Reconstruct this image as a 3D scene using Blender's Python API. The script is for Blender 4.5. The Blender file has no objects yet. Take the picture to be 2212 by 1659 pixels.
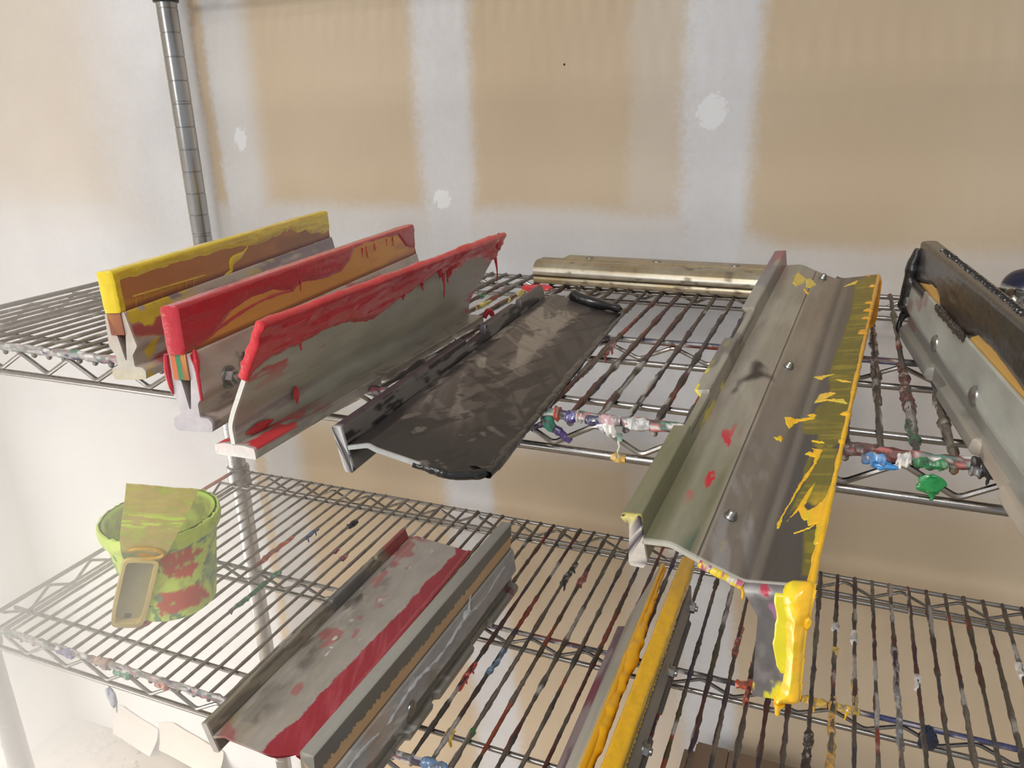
import bpy, math
import numpy as np
from mathutils import Matrix, Vector
sc = bpy.context.scene
COL = sc.collection
rng = np.random.default_rng(7)
D = 0.4572            # shelf depth (post to post)
ZL = -0.3621          # lower deck height, upper deck is z = 0
ZT = 0.412            # deck above the picture
WX1 = 1.31            # shelf length
WY = 0.50             # back wall
LX = -0.66            # left wall
ZF = -1.13            # floor

# ------------------------------------------------------------------ noise
def _h(i, j, seed):
    n = (i * 374761393 + j * 668265263 + seed * 974634777) & 0x7fffffff
    n = ((n ^ (n >> 13)) * 1274126177) & 0x7fffffff
    n = (n ^ (n >> 16)) & 0xffff
    return n / 65535.0
def vn(x, y, seed=0):
    x = np.asarray(x, float); y = np.asarray(y, float)
    x, y = np.broadcast_arrays(x, y)
    i = np.floor(x).astype(np.int64); j = np.floor(y).astype(np.int64)
    fx = x - i; fy = y - j
    fx = fx * fx * (3 - 2 * fx); fy = fy * fy * (3 - 2 * fy)
    a = _h(i, j, seed); b = _h(i + 1, j, seed); c = _h(i, j + 1, seed); d = _h(i + 1, j + 1, seed)
    return (a * (1 - fx) + b * fx) * (1 - fy) + (c * (1 - fx) + d * fx) * fy
def fbm(x, y, seed=0, o=4):
    s = 0; a = 1.0; t = 0
    for k in range(o):
        s = s + a * vn(np.asarray(x) * 2**k, np.asarray(y) * 2**k, seed + 31 * k); t += a; a *= .5
    return s / t
def ss(a, b, x):
    t = np.clip((np.asarray(x, float) - a) / (b - a), 0, 1)
    return t * t * (3 - 2 * t)
def srgb(r, g, b):
    f = lambda c: (c / 255 / 12.92) if c / 255 <= .04045 else ((c / 255 + .055) / 1.055) ** 2.4
    return np.array([f(r), f(g), f(b)])
def lay(c, rgb, m, wet=None):
    m = np.clip(np.asarray(m, float), 0, 1)[..., None]
    c[:, :3] = c[:, :3] * (1 - m) + np.asarray(rgb) * m
    if wet is not None:
        c[:, 3:4] = c[:, 3:4] * (1 - m) + wet * m
    return c
def base(n, rgb, wet=0.0):
    c = np.empty((n, 4)); c[:, :3] = rgb; c[:, 3] = wet
    return c

# ------------------------------------------------------------------ node helpers
class NT:
    def __init__(s, name):
        s.m = bpy.data.materials.new(name); s.m.use_nodes = True
        s.t = s.m.node_tree; s.n = s.t.nodes; s.l = s.t.links
        s.p = s.n['Principled BSDF']
    def new(s, typ, **kw):
        nd = s.n.new(typ)
        for k, v in kw.items():
            setattr(nd, k, v)
        return nd
    def put(s, sock, v):
        if isinstance(v, bpy.types.NodeSocket): s.l.new(v, sock)
        else: sock.default_value = v
    def math(s, op, a, b=0.0, c=None):
        nd = s.new('ShaderNodeMath', operation=op)
        s.put(nd.inputs[0], a); s.put(nd.inputs[1], b)
        if c is not None: s.put(nd.inputs[2], c)
        return nd.outputs[0]
    def mr(s, v, a, b, c=0.0, d=1.0):
        nd = s.new('ShaderNodeMapRange', interpolation_type='SMOOTHSTEP')
        s.put(nd.inputs[0], v); s.put(nd.inputs[1], a); s.put(nd.inputs[2], b)
        nd.inputs[3].default_value = c; nd.inputs[4].default_value = d
        return nd.outputs[0]
    def mix(s, f, a, b):
        nd = s.new('ShaderNodeMix', data_type='RGBA')
        s.put(nd.inputs['Factor'], f)
        for sock, v in ((nd.inputs[6], a), (nd.inputs[7], b)):
            if isinstance(v, bpy.types.NodeSocket): s.l.new(v, sock)
            else: sock.default_value = (*v, 1) if len(v) == 3 else v
        return nd.outputs[2]
    def noise(s, vec, scale, detail=4, rough=.55, sc3=None):
        if sc3 is not None:
            mp = s.new('ShaderNodeMapping'); s.l.new(vec, mp.inputs[0]); mp.inputs['Scale'].default_value = sc3
            vec = mp.outputs[0]
        nd = s.new('ShaderNodeTexNoise'); s.l.new(vec, nd.inputs['Vector'])
        nd.inputs['Scale'].default_value = scale; nd.inputs['Detail'].default_value = detail
        nd.inputs['Roughness'].default_value = rough
        return nd.outputs['Fac']
    def bump(s, h, strength, dist=.001):
        nd = s.new('ShaderNodeBump'); s.l.new(h, nd.inputs['Height'])
        nd.inputs['Strength'].default_value = strength; nd.inputs['Distance'].default_value = dist
        s.l.new(nd.outputs[0], s.p.inputs['Normal'])
    def obj(s):
        return s.new('ShaderNodeTexCoord').outputs['Object']

def mat_col(name, metal=0.0, rough=.4, wrough=.25, mottling=.12, nscale=(60, 60, 60), bump=.15, bscale=250, coat=0.0):
    """colour from the 'Col' attribute (its alpha = how much wet/dried ink covers the surface) broken up by noise"""
    k = NT(name)
    at = k.new('ShaderNodeVertexColor', layer_name='Col')
    o = k.obj()
    n1 = k.noise(o, 1.0, 6, .65, nscale)
    f = k.mr(n1, .25, .75, 1 - mottling, 1 + mottling)
    mul = k.new('ShaderNodeVectorMath', operation='SCALE')
    k.l.new(at.outputs['Color'], mul.inputs[0]); k.l.new(f, mul.inputs['Scale'])
    k.l.new(mul.outputs[0], k.p.inputs['Base Color'])
    k.put(k.p.inputs['Metallic'], k.mr(at.outputs['Alpha'], 0, 1, metal, 0.0))
    k.put(k.p.inputs['Roughness'], k.math('ADD', k.mr(at.outputs['Alpha'], 0, 1, rough, wrough), k.math('MULTIPLY', k.math('SUBTRACT', n1, .5), .15)))
    if coat: k.p.inputs['Coat Weight'].default_value = coat; k.p.inputs['Coat Roughness'].default_value = .12
    if bump: k.bump(k.noise(o, bscale, 4, .6), bump)
    return k.m
def mat_flat(name, rgb, metal=0.0, rough=.4, mottling=.1, nscale=40, bump=0.0, bscale=200):
    k = NT(name); o = k.obj(); n1 = k.noise(o, nscale, 5, .6)
    rgb = np.asarray(rgb)
    k.l.new(k.mix(n1, rgb * (1 - mottling), rgb * (1 + mottling)), k.p.inputs['Base Color'])
    k.p.inputs['Metallic'].default_value = metal
    k.put(k.p.inputs['Roughness'], k.mr(n1, .2, .8, rough * .8, min(1, rough * 1.2)))
    if bump: k.bump(k.noise(o, bscale, 4, .6), bump)
    return k.m

M_ALU = mat_col('aluminium_with_smears', metal=.30, rough=.40, wrough=.38, mottling=.10, nscale=(90, 25, 90), bump=.12, bscale=320)
M_RUB = mat_col('squeegee_urethane', metal=0, rough=.38, wrough=.25, mottling=.05, nscale=(80, 20, 80), bump=.06)
M_INK = mat_col('glossy_plastisol_ink', metal=0, rough=.26, wrough=.26, mottling=.07, nscale=(120, 40, 120), bump=.55, bscale=150, coat=.30)
M_FILM = mat_col('film_of_ink_on_metal', metal=.15, rough=.34, wrough=.3, mottling=.12, nscale=(200, 25, 200), bump=.15, bscale=260)
M_WIRE = mat_col('ink_crusted_wire', metal=.6, rough=.38, wrough=.5, mottling=.22, nscale=(220, 220, 220), bump=.5, bscale=420)
M_CHROME = mat_flat('dusty_chrome', (.33, .315, .30), 1.0, .27, .12, 60, .08, 300)
M_POST = mat_flat('chrome_post', (.44, .44, .44), 1.0, .22, .08, 30, .05, 120)
M_BOLT = mat_flat('zinc_bolt', (.38, .38, .37), 1.0, .34, .15, 150, .2, 400)
M_BLACKP = mat_flat('black_plastic', (.012, .014, .016), 0, .35)
M_GOLD = mat_col('stained_anodised_metal', metal=.72, rough=.40, wrough=.45, mottling=.14, nscale=(8, 60, 60), bump=.10, bscale=260)
M_BUCK = mat_col('neon_plastic_tub', metal=0, rough=.5, wrough=.35, mottling=.08, nscale=(60, 60, 60), bump=.3, bscale=120)
M_CARD = mat_flat('brown_cardboard', srgb(126, 106, 88), 0, .85, .12, 25, .15, 150)
M_DUST = mat_flat('grey_dust', srgb(150, 138, 122), 0, .95, .25, 90, .4, 200)

# ------------------------------------------------------------------ mesh builder
class MB:
    def __init__(s): s.V = []; s.F = []; s.C = []; s.n = 0
    def add(s, V, F, C=None):
        V = np.asarray(V, float)
        if C is None: C = base(len(V), (.5, .5, .5))
        C = np.asarray(C, float)
        s.V.append(V); s.C.append(C)
        s.F += [tuple(int(x) + s.n for x in f) for f in F]
        s.n += len(V); return s
    def build(s, name, mat, parent=None, angle=38, loc=None):
        V = np.concatenate(s.V); C = np.concatenate(s.C)
        me = bpy.data.meshes.new(name)
        me.from_pydata(V.tolist(), [], s.F)
        at = me.color_attributes.new('Col', 'FLOAT_COLOR', 'POINT')
        at.data.foreach_set('color', np.clip(C, 0, 4).astype(np.float32).ravel())
        me.polygons.foreach_set('use_smooth', [True] * len(me.polygons))
        me.validate(); me.update()
        me.set_sharp_from_angle(angle=math.radians(angle))
        me.materials.append(mat)
        o = bpy.data.objects.new(name, me); COL.objects.link(o)
        if parent is not None: o.parent = parent
        if loc is not None: o.location = loc
        return o
def grid_faces(nr, nc, wrap=False, off=0):
    i = np.arange(nr - 1)[:, None]; m = nc if wrap else nc - 1
    j = np.arange(m)[None, :]
    a = i * nc + j; b = i * nc + (j + 1) % nc
    q = np.stack([a, b, b + nc, a + nc], -1).reshape(-1, 4) + off
    return q
def dens(poly, ds, closed=True):
    P = np.asarray(poly, float); out = []
    n = len(P)
    for i in range(n if closed else n - 1):
        a, b = P[i], P[(i + 1) % n]
        k = max(1, int(math.ceil(np.linalg.norm(b - a) / ds)))
        for t in range(k): out.append(a + (b - a) * t / k)
    if not closed: out.append(P[-1])
    return np.array(out)
def rnd(poly, r, closed=True, k=3):
    """round the corners of a 2-D outline"""
    P = np.asarray(poly, float); n = len(P); out = []
    for i in range(n):
        if not closed and i in (0, n - 1): out.append(P[i]); continue
        p, a, b = P[i], P[i - 1], P[(i + 1) % n]
        la, lb = np.linalg.norm(a - p), np.linalg.norm(b - p)
        rr = min(r, la * .4, lb * .4)
        p0 = p + (a - p) / la * rr; p1 = p + (b - p) / lb * rr
        for t in np.linspace(0, 1, k + 1):
            out.append((1 - t)**2 * p0 + 2 * t * (1 - t) * p + t * t * p1)
    return np.array(out)
def thick(path, t):
    """outline of an open centre line of thickness t"""
    P = np.asarray(path, float); T = np.gradient(P, axis=0)
    n = len(P); N = np.zeros_like(P)
    for i in range(n):
        a = P[i] - P[i - 1] if i else P[1] - P[0]; b = P[i + 1] - P[i] if i < n - 1 else a
        a = a / np.linalg.norm(a); b = b / np.linalg.norm(b); m = a + b; m /= np.linalg.norm(m)
        N[i] = np.array([-m[1], m[0]]) / max(.5, m @ a)
    return np.concatenate([P + N * t / 2, (P - N * t / 2)[::-1]])
def pnormals(P, closed=True):
    if closed: T = np.roll(P, -1, 0) - np.roll(P, 1, 0)
    else: T = np.gradient(P, axis=0)
    T = T / (np.linalg.norm(T, axis=1, keepdims=True) + 1e-12)
    return np.stack([T[:, 1], -T[:, 0]], 1)
def extrude(mb, poly, w0, w1, dw=.002, ds=.002, colf=None, warp=None, caps=True, w0f=None, w1f=None):
    P = dens(poly, ds); n = len(P)
    ar = np.sum(P[:, 0] * np.roll(P[:, 1], -1) - np.roll(P[:, 0], -1) * P[:, 1])
    if ar < 0: P = P[::-1]
    N = pnormals(P)
    nw = max(2, int(math.ceil((w1 - w0) / dw)) + 1)
    t = np.linspace(0, 1, nw)
    a = w0 + (w0f(P[:, 0], P[:, 1]) if w0f else np.zeros(n)); b = w1 + (w1f(P[:, 0], P[:, 1]) if w1f else np.zeros(n))
    Wm = a[None] * (1 - t[:, None]) + b[None] * t[:, None]
    U = np.repeat(P[None, :, 0], nw, 0); V = np.repeat(P[None, :, 1], nw, 0)
    nu = np.repeat(N[None, :, 0], nw, 0).ravel(); nv = np.repeat(N[None, :, 1], nw, 0).ravel()
    u, w, v = U.ravel(), Wm.ravel(), V.ravel()
    if warp: u, w, v = warp(u, w, v)
    C = colf(u, w, v, nu, nv) if colf else None
    F = grid_faces(nw, n, True)[:, ::-1]
    F = [tuple(f) for f in F]
    if caps:
        F.append(tuple(range(n))); F.append(tuple(range((nw - 1) * n, nw * n))[::-1])
        F[-2] = F[-2][::1]
    mb.add(np.stack([u, w, v], 1), F, C)
    return mb
def frames(path):
    P = np.asarray(path, float); T = np.gradient(P, axis=0)
    T /= np.linalg.norm(T, axis=1, keepdims=True) + 1e-12
    r = np.array([0, 0, 1.0]) if abs(T[0][2]) < .9 else np.array([1.0, 0, 0])
    A = np.zeros_like(P); a = np.cross(T[0], r); a /= np.linalg.norm(a)
    for i in range(len(P)):
        a = a - T[i] * (a @ T[i]); a /= np.linalg.norm(a) + 1e-12; A[i] = a
    return P, T, A, np.cross(T, A)
def tube(mb, path, rad, sides=10, colf=None, col=None, caps=True, jit=None):
    P, T, A, B = frames(path); n = len(P)
    r = np.broadcast_to(np.asarray(rad, float), (n,))
    th = np.linspace(0, 2 * np.pi, sides, endpoint=False)
    R = np.repeat(r[:, None], sides, 1)
    if jit is not None: R = R * jit(np.arange(n)[:, None], th[None, :])
    V = P[:, None] + R[..., None] * (np.cos(th)[None, :, None] * A[:, None] + np.sin(th)[None, :, None] * B[:, None])
    V = V.reshape(-1, 3)
    F = [tuple(f) for f in grid_faces(n, sides, True)]
    if caps: F.append(tuple(range(sides))[::-1]); F.append(tuple(range((n - 1) * sides, n * sides)))
    C = colf(V) if colf else (np.repeat(np.asarray(col, float)[None], len(V), 0) if col is not None else None)
    return mb.add(V, F, C)
def lathe(mb, prof, c=(0, 0, 0), sides=32, colf=None, ax='z', col=None):
    pr = np.asarray(prof, float); th = np.linspace(0, 2 * np.pi, sides, endpoint=False)
    x = pr[:, 0][:, None] * np.cos(th); y = pr[:, 0][:, None] * np.sin(th); z = np.repeat(pr[:, 1][:, None], sides, 1)
    V = np.stack([x, y, z], -1).reshape(-1, 3)
    if ax == 'x': V = V[:, [2, 0, 1]]
    if ax == '-x': V = V[:, [2, 0, 1]] * np.array([-1, 1, 1])
    V = V + np.asarray(c)
    F = [tuple(f) for f in grid_faces(len(pr), sides, True)]
    F.append(tuple(range(sides))[::-1]); F.append(tuple(range((len(pr) - 1) * sides, len(pr) * sides)))
    C = colf(V) if colf else (np.repeat(np.asarray(col, float)[None], len(V), 0) if col is not None else None)
    return mb.add(V, F, C)
def ink_strip(mb, path, w0, w1, tf, colf, ds=.0012, dw=.0015, cap0=False, cap1=False):
    """a skin of ink over an open cross-section path, tf(s,w,u,v) = its thickness (negative: none)"""
    P = dens(path, ds, False); n = len(P); N = pnormals(P, False)
    S = np.concatenate([[0], np.cumsum(np.linalg.norm(np.diff(P, axis=0), axis=1))])
    nw = int((w1 - w0) / dw) + 2
    ws = np.linspace(w0, w1, nw)
    Sg, Wg = np.meshgrid(S, ws)
    Ug = np.repeat(P[None, :, 0], nw, 0); Vg = np.repeat(P[None, :, 1], nw, 0)
    T = tf(Sg, Wg, Ug, Vg)
    T = np.maximum(T, -.0006)
    X = np.stack([Ug + N[None, :, 0] * T, Wg, Vg + N[None, :, 1] * T], -1)
    def cap(row, sgn):
        outs = []; mir = row[::-1]
        for k, q in ((.9, .0007), (.6, .0012), (.25, .0014), (0.0, .0014)):
            r = row * (1 + k) / 2 + mir * (1 - k) / 2; r[:, 1] = row[:, 1] + sgn * q; outs.append(r)
        return outs
    rows = list(X); Tr = list(T)
    if cap0:
        for r in cap(X[0], -1): rows.insert(0, r); Tr.insert(0, np.full(n, .001))
    if cap1:
        for r in cap(X[-1], 1): rows.append(r); Tr.append(np.full(n, .001))
    X = np.array(rows); T = np.array(Tr)
    keep = (T > -.0005).ravel()
    F = grid_faces(len(X), n)[:, ::-1]
    F = F[keep[F].any(1)]
    V = X.reshape(-1, 3)
    used = np.unique(F); mp = -np.ones(len(V), int); mp[used] = np.arange(len(used))
    V = V[used]; F = mp[F]
    Sx = np.repeat(S[None], len(X), 0).reshape(-1)[used]
    C = colf(Sx, V[:, 1], T.ravel()[used])
    return mb.add(V, [tuple(f) for f in F], C)
def drip(mb, p, L, r=.0012, d=(0, 0, -1), col=(.5, .1, .1, 1), seed=0):
    d = np.asarray(d, float); d /= np.linalg.norm(d)
    t = np.linspace(0, 1, 9)
    P = np.asarray(p) + t[:, None] * L * d + np.stack([np.sin(t * 3 + seed), np.cos(t * 2 + seed), 0 * t], 1) * L * .05
    tube(mb, P, r * np.array([1.5, 1.25, 1, .8, .65, .55, .6, .5, .12]), 8, col=col)
def lump(mb, c, rx, ry, rz, col, seed=0, amp=.35, n=14):
    th = np.linspace(0, np.pi, n)[:, None]; ph = np.linspace(0, 2 * np.pi, 2 * n, endpoint=False)[None]
    f = 1 + amp * (fbm(th * 1.6 + 5 + 0 * ph, np.abs(((ph / np.pi + seed) % 2) - 1) * 3, seed) - .5) * 2
    V = np.stack([rx * f * np.sin(th) * np.cos(ph), ry * f * np.sin(th) * np.sin(ph), rz * f * np.cos(th) + 0 * ph], -1).reshape(-1, 3) + np.asarray(c)
    F = [tuple(q) for q in grid_faces(n, 2 * n, True)[:, ::-1]]
    C = np.repeat(np.asarray(col, float)[None], len(V), 0)
    return mb.add(V, F, C)
def c4(rgb, a=1.0): return (*rgb, a)

# ------------------------------------------------------------------ scene objects
def tag(o, label=None, cat=None, group=None, kind=None):
    if label: o['label'] = label
    if cat: o['category'] = cat
    if group: o['group'] = group
    if kind: o['kind'] = kind
    return o
def frame_m(O, th, ph, r):
    th, ph, r = map(math.radians, (th, ph, r))
    W = np.array([math.sin(th) * math.cos(ph), math.cos(th) * math.cos(ph), math.sin(ph)])
    U0 = np.array([math.cos(th), -math.sin(th), 0]); V0 = np.cross(U0, W)
    U = math.cos(r) * U0 + math.sin(r) * V0; V = -math.sin(r) * U0 + math.cos(r) * V0
    return Matrix(((U[0], W[0], V[0], O[0]), (U[1], W[1], V[1], O[1]), (U[2], W[2], V[2], O[2]), (0, 0, 0, 1)))
def empty(name, O, th=0, ph=0, r=0):
    e = bpy.data.objects.new(name, None); COL.objects.link(e)
    e.empty_display_size = .03
    e.matrix_world = frame_m(O, th, ph, r)
    return e

# ================================================================== camera
cam_d = bpy.data.cameras.new('camera'); cam = bpy.data.objects.new('camera', cam_d); COL.objects.link(cam)
cam_d.sensor_width = 36; cam_d.lens = 1703.5 * 36 / 2212; cam_d.clip_start = .02
cam.location = (0.913129, -0.492044, 0.203887)
cam.rotation_mode = 'XYZ'
cam.rotation_euler = (1.23685381, 0.0268418101, 0.390358022)
sc.camera = cam

# ================================================================== room
def wall_material():
    k = NT('unpainted_drywall_with_mud')
    o = k.obj(); sx = k.new('ShaderNodeSeparateXYZ'); k.l.new(o, sx.inputs[0])
    X, Z = sx.outputs['X'], sx.outputs['Z']
    nb = k.noise(o, 9, 4, .6); nf = k.noise(o, 120, 5, .7); nl = k.noise(o, 3, 3, .5)
    nst = k.noise(o, 1, 4, .6, (160, 160, 26))
    wob = k.math('MULTIPLY', k.math('SUBTRACT', nb, .5), .022)
    wf = k.math('MULTIPLY', k.math('SUBTRACT', nf, .5), .03)
    Xw = k.math('ADD', k.math('ADD', X, wob), wf)
    Zw = k.math('ADD', k.math('ADD', Z, wob), wf)
    def band(v, a, b, e0, e1):
        return k.math('MULTIPLY', k.mr(v, a - e0, a + e0), k.mr(v, b - e1, b + e1, 1, 0))
    lean = k.math('MULTIPLY_ADD', Z, -.055, Xw)        # the lower part of the seams sits a little to the right
    lz = k.math('MULTIPLY', k.mr(Z, -.9, -.15, 1, 0), .045)
    Xs = k.math('SUBTRACT', Xw, lz)
    s1 = band(Xs, .366, .448, .016, .013)
    s1 = k.math('MULTIPLY', s1, .92)
    s2 = band(Xs, .722, .806, .018, .013)
    s2b = k.math('MULTIPLY', band(Xs, .66, .73, .012, .01), .30)
    s0 = k.math('MULTIPLY', band(Xw, .022, .098, .008, .026), .82)
    lf = k.math('MULTIPLY', k.mr(Xw, -.004, .006, 1, 0), k.math('MAXIMUM', k.mr(Xw, -.30, -.10, .45, .95), k.mr(Zw, -.05, .16, .95, .45)))
    top = k.mr(X, .74, .86, .086, .048)
    dz = k.math('SUBTRACT', Zw, top)
    hz = k.math('MULTIPLY', k.mr(dz, -.020, .010, 1, 0), k.mr(Z, -.30, -.215))
    hz = k.math('MULTIPLY', hz, k.mr(X, .8, 1.05, 1, .62))
    fade = k.mr(dz, -.10, .0, 1, .72)
    hz = k.math('MULTIPLY', hz, fade)
    m = lf
    for q in (s0, s1, s2, s2b, hz): m = k.math('MAXIMUM', m, q)
    worn = k.mr(nf, .30, .68, .84, 1.0)
    m = k.math('MULTIPLY', m, worn)
    pap = k.mix(k.mr(nl, .3, .7), srgb(196, 177, 150), srgb(203, 186, 162))
    pap = k.mix(k.math('MULTIPLY', k.mr(nst, .35, .7), .10), pap, srgb(190, 170, 144))
    mud = k.mix(k.mr(nb, .3, .7), srgb(207, 208, 213), srgb(214, 216, 220))
    col = k.mix(m, pap, mud)
    def spot(cx, cz, rx, rz):
        a = k.math('DIVIDE', k.math('SUBTRACT', Xw, cx + .0), rx); b = k.math('DIVIDE', k.math('SUBTRACT', Zw, cz), rz)
        d = k.math('ADD', k.math('MULTIPLY', a, a), k.math('MULTIPLY', b, b))
        return k.mr(d, .8, 1.15, 1, 0)
    for a in ((.397, .0905, .013, .0145), (.760, .198, .0165, .019), (.063, .1755, .0105, .0175)):
        col = k.mix(k.math('MULTIPLY', spot(*a), .92), col, srgb(229, 231, 234))
    a = k.math('SUBTRACT', X, .576); b = k.math('SUBTRACT', Z, .2555)
    d = k.math('ADD', k.math('MULTIPLY', a, a), k.math('MULTIPLY', b, b))
    col = k.mix(k.mr(d, 1.2e-6, 2.6e-6, 1, 0), col, srgb(50, 42, 36))
    k.l.new(col, k.p.inputs['Base Color'])
    k.p.inputs['Roughness'].default_value = .85
    k.bump(k.noise(o, 260, 5, .6), .12, .0006)
    return k.m
M_WALL = wall_material()
M_WALL2 = mat_flat('painted_side_wall', srgb(222, 214, 203), 0, .85, .04, 6, .1, 200)
M_FLOOR = mat_flat('dusty_concrete', srgb(150, 138, 122), 0, .9, .18, 14, .3, 90)
def box(mb, a, b, col=None):
    x0, y0, z0 = a; x1, y1, z1 = b
    V = [(x0, y0, z0), (x1, y0, z0), (x1, y1, z0), (x0, y1, z0), (x0, y0, z1), (x1, y0, z1), (x1, y1, z1), (x0, y1, z1)]
    F = [(0, 3, 2, 1), (4, 5, 6, 7), (0, 1, 5, 4), (1, 2, 6, 5), (2, 3, 7, 6), (3, 0, 4, 7)]
    return mb.add(V, F, base(8, col if col is not None else (.5, .5, .5)))
tag(box(MB(), (LX, WY, ZF), (2.6, WY + .12, 1.5)).build('wall_back', M_WALL), kind='structure')
# left wall with a glazed opening that lets the daylight in
wl = MB()
wy0, wy1, wz0, wz1 = -1.3, .385, ZF + .02, -.35
box(wl, (LX - .1, wy1, ZF), (LX, WY + .12, 1.5)); box(wl, (LX - .1, -2.6, ZF), (LX, wy0, 1.5))
box(wl, (LX - .1, wy0, wz1), (LX, wy1, 1.5)); box(wl, (LX - .1, wy0, ZF), (LX, wy1, wz0))
tag(wl.build('wall_left', M_WALL2), kind='structure')
tag(box(MB(), (LX - .1, -2.6, ZF - .1), (2.6, WY + .12, ZF)).build('floor', M_FLOOR), kind='structure')
k = NT('bright_daylight_pane'); k.n.remove(k.p)
em = k.new('ShaderNodeEmission'); em.inputs[0].default_value = (1.0, .95, .88, 1); em.inputs[1].default_value = 11.0
k.l.new(em.outputs[0], k.n['Material Output'].inputs[0])
win = tag(box(MB(), (LX - .07, wy0, wz0), (LX - .05, wy1, wz1)).build('window_1', k.m), kind='structure')
fr = MB()
for a, b in (((LX - .05, wy0, wz0), (LX - .02, wy0 + .04, wz1)), ((LX - .05, wy1 - .012, wz0), (LX - .02, wy1, wz1)), ((LX - .05, wy0, wz1 - .04), (LX - .02, wy1, wz1)), ((LX - .05, wy0, wz0), (LX - .02, wy1, wz0 + .03))): box(fr, a, b)
fr.build('window_frame', mat_flat('white_frame', (.75, .74, .72), 0, .5), win)

# curled drywall paper at the foot of the back wall, grit on the floor
def curl(name, x0, x1, h, lift, seed, label):
    mb = MB(); n, m = 14, 12
    V = []
    for i in range(n):
        for j in range(m):
            s = i / (n - 1); t = j / (m - 1)
            x = x0 + (x1 - x0) * t
            hh = h * (1 - .55 * abs(t - .25) ** .8)
            V.append((x, WY - .002 - lift * (s ** 2) * (.35 + .65 * t) - .002 * vn(t * 5, s * 4, seed), ZF + .004 + hh * (1 - s * .96)))
    V = np.array(V)
    F = [tuple(q) for q in grid_faces(n, m)]
    mb.add(V, F); mb.add(V + np.array([0, .0015, 0]), [f[::-1] for f in F])
    return tag(mb.build(name, mat_flat('torn_paper' + str(seed), srgb(196, 188, 178), 0, .9, .08)), label, 'paper')
curl('torn_paper', -.52, -.385, .085, .035, 1, 'torn strip of drywall paper curling off the wall base, left of two')
curl('torn_paper', -.38, -.20, .085, .035, 2, 'torn strip of drywall paper curling off the wall base, right of two')
mb = MB()
for i in range(160):
    x = -.63 + .24 * rng.random() ** 1.3; y = WY - .012 - .16 * rng.random() ** 2
    r = .002 + .006 * rng.random() ** 3
    lump(mb, (x, y, ZF + r * .4), r * 1.5, r * 1.1, r * .8, c4((.4, .36, .3)), i, .5, 6)
tag(mb.build('floor_grit', M_DUST), 'grey grit and plaster crumbs heaped in the corner on the floor', 'debris', kind='stuff')

# cardboard box under the rack
bx = empty('cardboard_box', (.858, .385, ZF))
x0, x1, y0, y1, h = -.068, .078, -.12, .082, ZF * -1 - .694
mb = MB(); box(mb, (x0, y0, 0), (x1, y1, h)); mb.build('box_body', M_CARD, bx)
mb = MB(); box(mb, (x0 + .002, y0, h + .0005), (-.022, y1 + .001, h + .0035)); mb.build('top_flap', M_CARD, bx)
mb = MB(); box(mb, (-.0205, y0, h + .0005), (x1, y1 + .001, h + .003)); mb.build('top_flap', M_CARD, bx)
mb = MB(); box(mb, (x0 - .016, y1 - .06, h - .03), (x0 - .0005, y1 - .012, h - .004)); mb.build('side_flap', M_CARD, bx)
tag(bx, 'dark brown cardboard box on the floor under the lower wire shelf', 'box')

# ================================================================== wire rack
rack = empty('wire_shelving_rack', (0, 0, ZF))
tag(rack, 'chrome wire shelving rack crusted with dried printing ink against the drywall', 'shelf')
def in_rack(o):
    o.matrix_parent_inverse = rack.matrix_world.inverted(); return o
rack_inv = Matrix.Translation((0, 0, ZF)).inverted()
GREYW = srgb(120, 115, 108)
def wire_col(V, clean):
    x, y = V[:, 0], V[:, 1]
    idx = np.round(x / .02)
    c = base(len(V), srgb(104, 97, 88), .35)
    a = fbm(y * 9 + idx * 7.3, idx * 3.1, 3, 3); b = fbm(y * 14 + idx * 5.7, idx * 1.7 + 40, 9, 3); d = fbm(y * 22 + idx * 2.3, idx * 2.9 + 80, 17, 2)
    cl = ss(.30, .62, x) * clean
    lay(c, srgb(148, 142, 135), (1 - cl) * .8, .25)
    lay(c, srgb(84, 42, 36), ss(.56, .64, a) * cl * .85, .8)
    lay(c, srgb(74, 70, 44), ss(.58, .66, b) * cl * .8, .8)
    lay(c, srgb(62, 60, 62), ss(.60, .66, d) * cl * .7, .8)
    lay(c, srgb(128, 118, 108), ss(.62, .70, 1 - a) * .6, .7)
    lay(c, srgb(48, 46, 66), ss(.66, .70, 1 - d) * cl * .7, .8)
    lay(c, srgb(150, 60, 40), ss(.70, .74, b) * cl * .7, .9)
    lay(c, srgb(190, 186, 180), ss(.72, .76, d) * .7, .9)
    return c
def deck_wires(z, off, fine, seed):
    mb = MB(); x = off
    xs = []
    while x < WX1 - .012:
        if x > .018: xs.append(x)
        x += .02
    for i, x in enumerate(xs):
        step = .004 if fine else .04
        ys = np.arange(D - .001, .0005, -step)
        P = np.stack([np.full_like(ys, x), ys, np.full_like(ys, z)], 1)
        if fine:
            P[:, 0] += .0012 * (fbm(ys * 6, x * 90, seed, 2) - .5)
        P = np.concatenate([P, [[x, .0012, z - .0018], [x, .0006, z - .0045], [x, .0004, z - .0068], [x, .0004, z - .0080]]])
        cr = ss(.25, .6, x)
        n = len(P)
        yy = P[:, 1]
        crust = .35 + .65 * cr
        r = .00175 + crust * .0012 * ss(.42, .8, fbm(yy * 45 + x * 300, x * 77, seed + 5, 3)) + crust * .0005 * fbm(yy * 160, x * 50, seed + 8, 2)
        r[-4:] = [.0022, .0026, .0024, .0012]
        f = None
        if fine:
            f = lambda a, t, s=i, cc=crust: 1 + .45 * cc * (vn(a * .9 + s * 13, np.sin(t) * 1.4 + np.cos(t) * .8 + 7, seed) - .5)
        tube(mb, P, r, 8 if fine else 6, jit=f, colf=lambda V: wire_col(V, 1.0))
    return mb
RAILC = lambda V: base(len(V), (.5, .5, .5))
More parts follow.
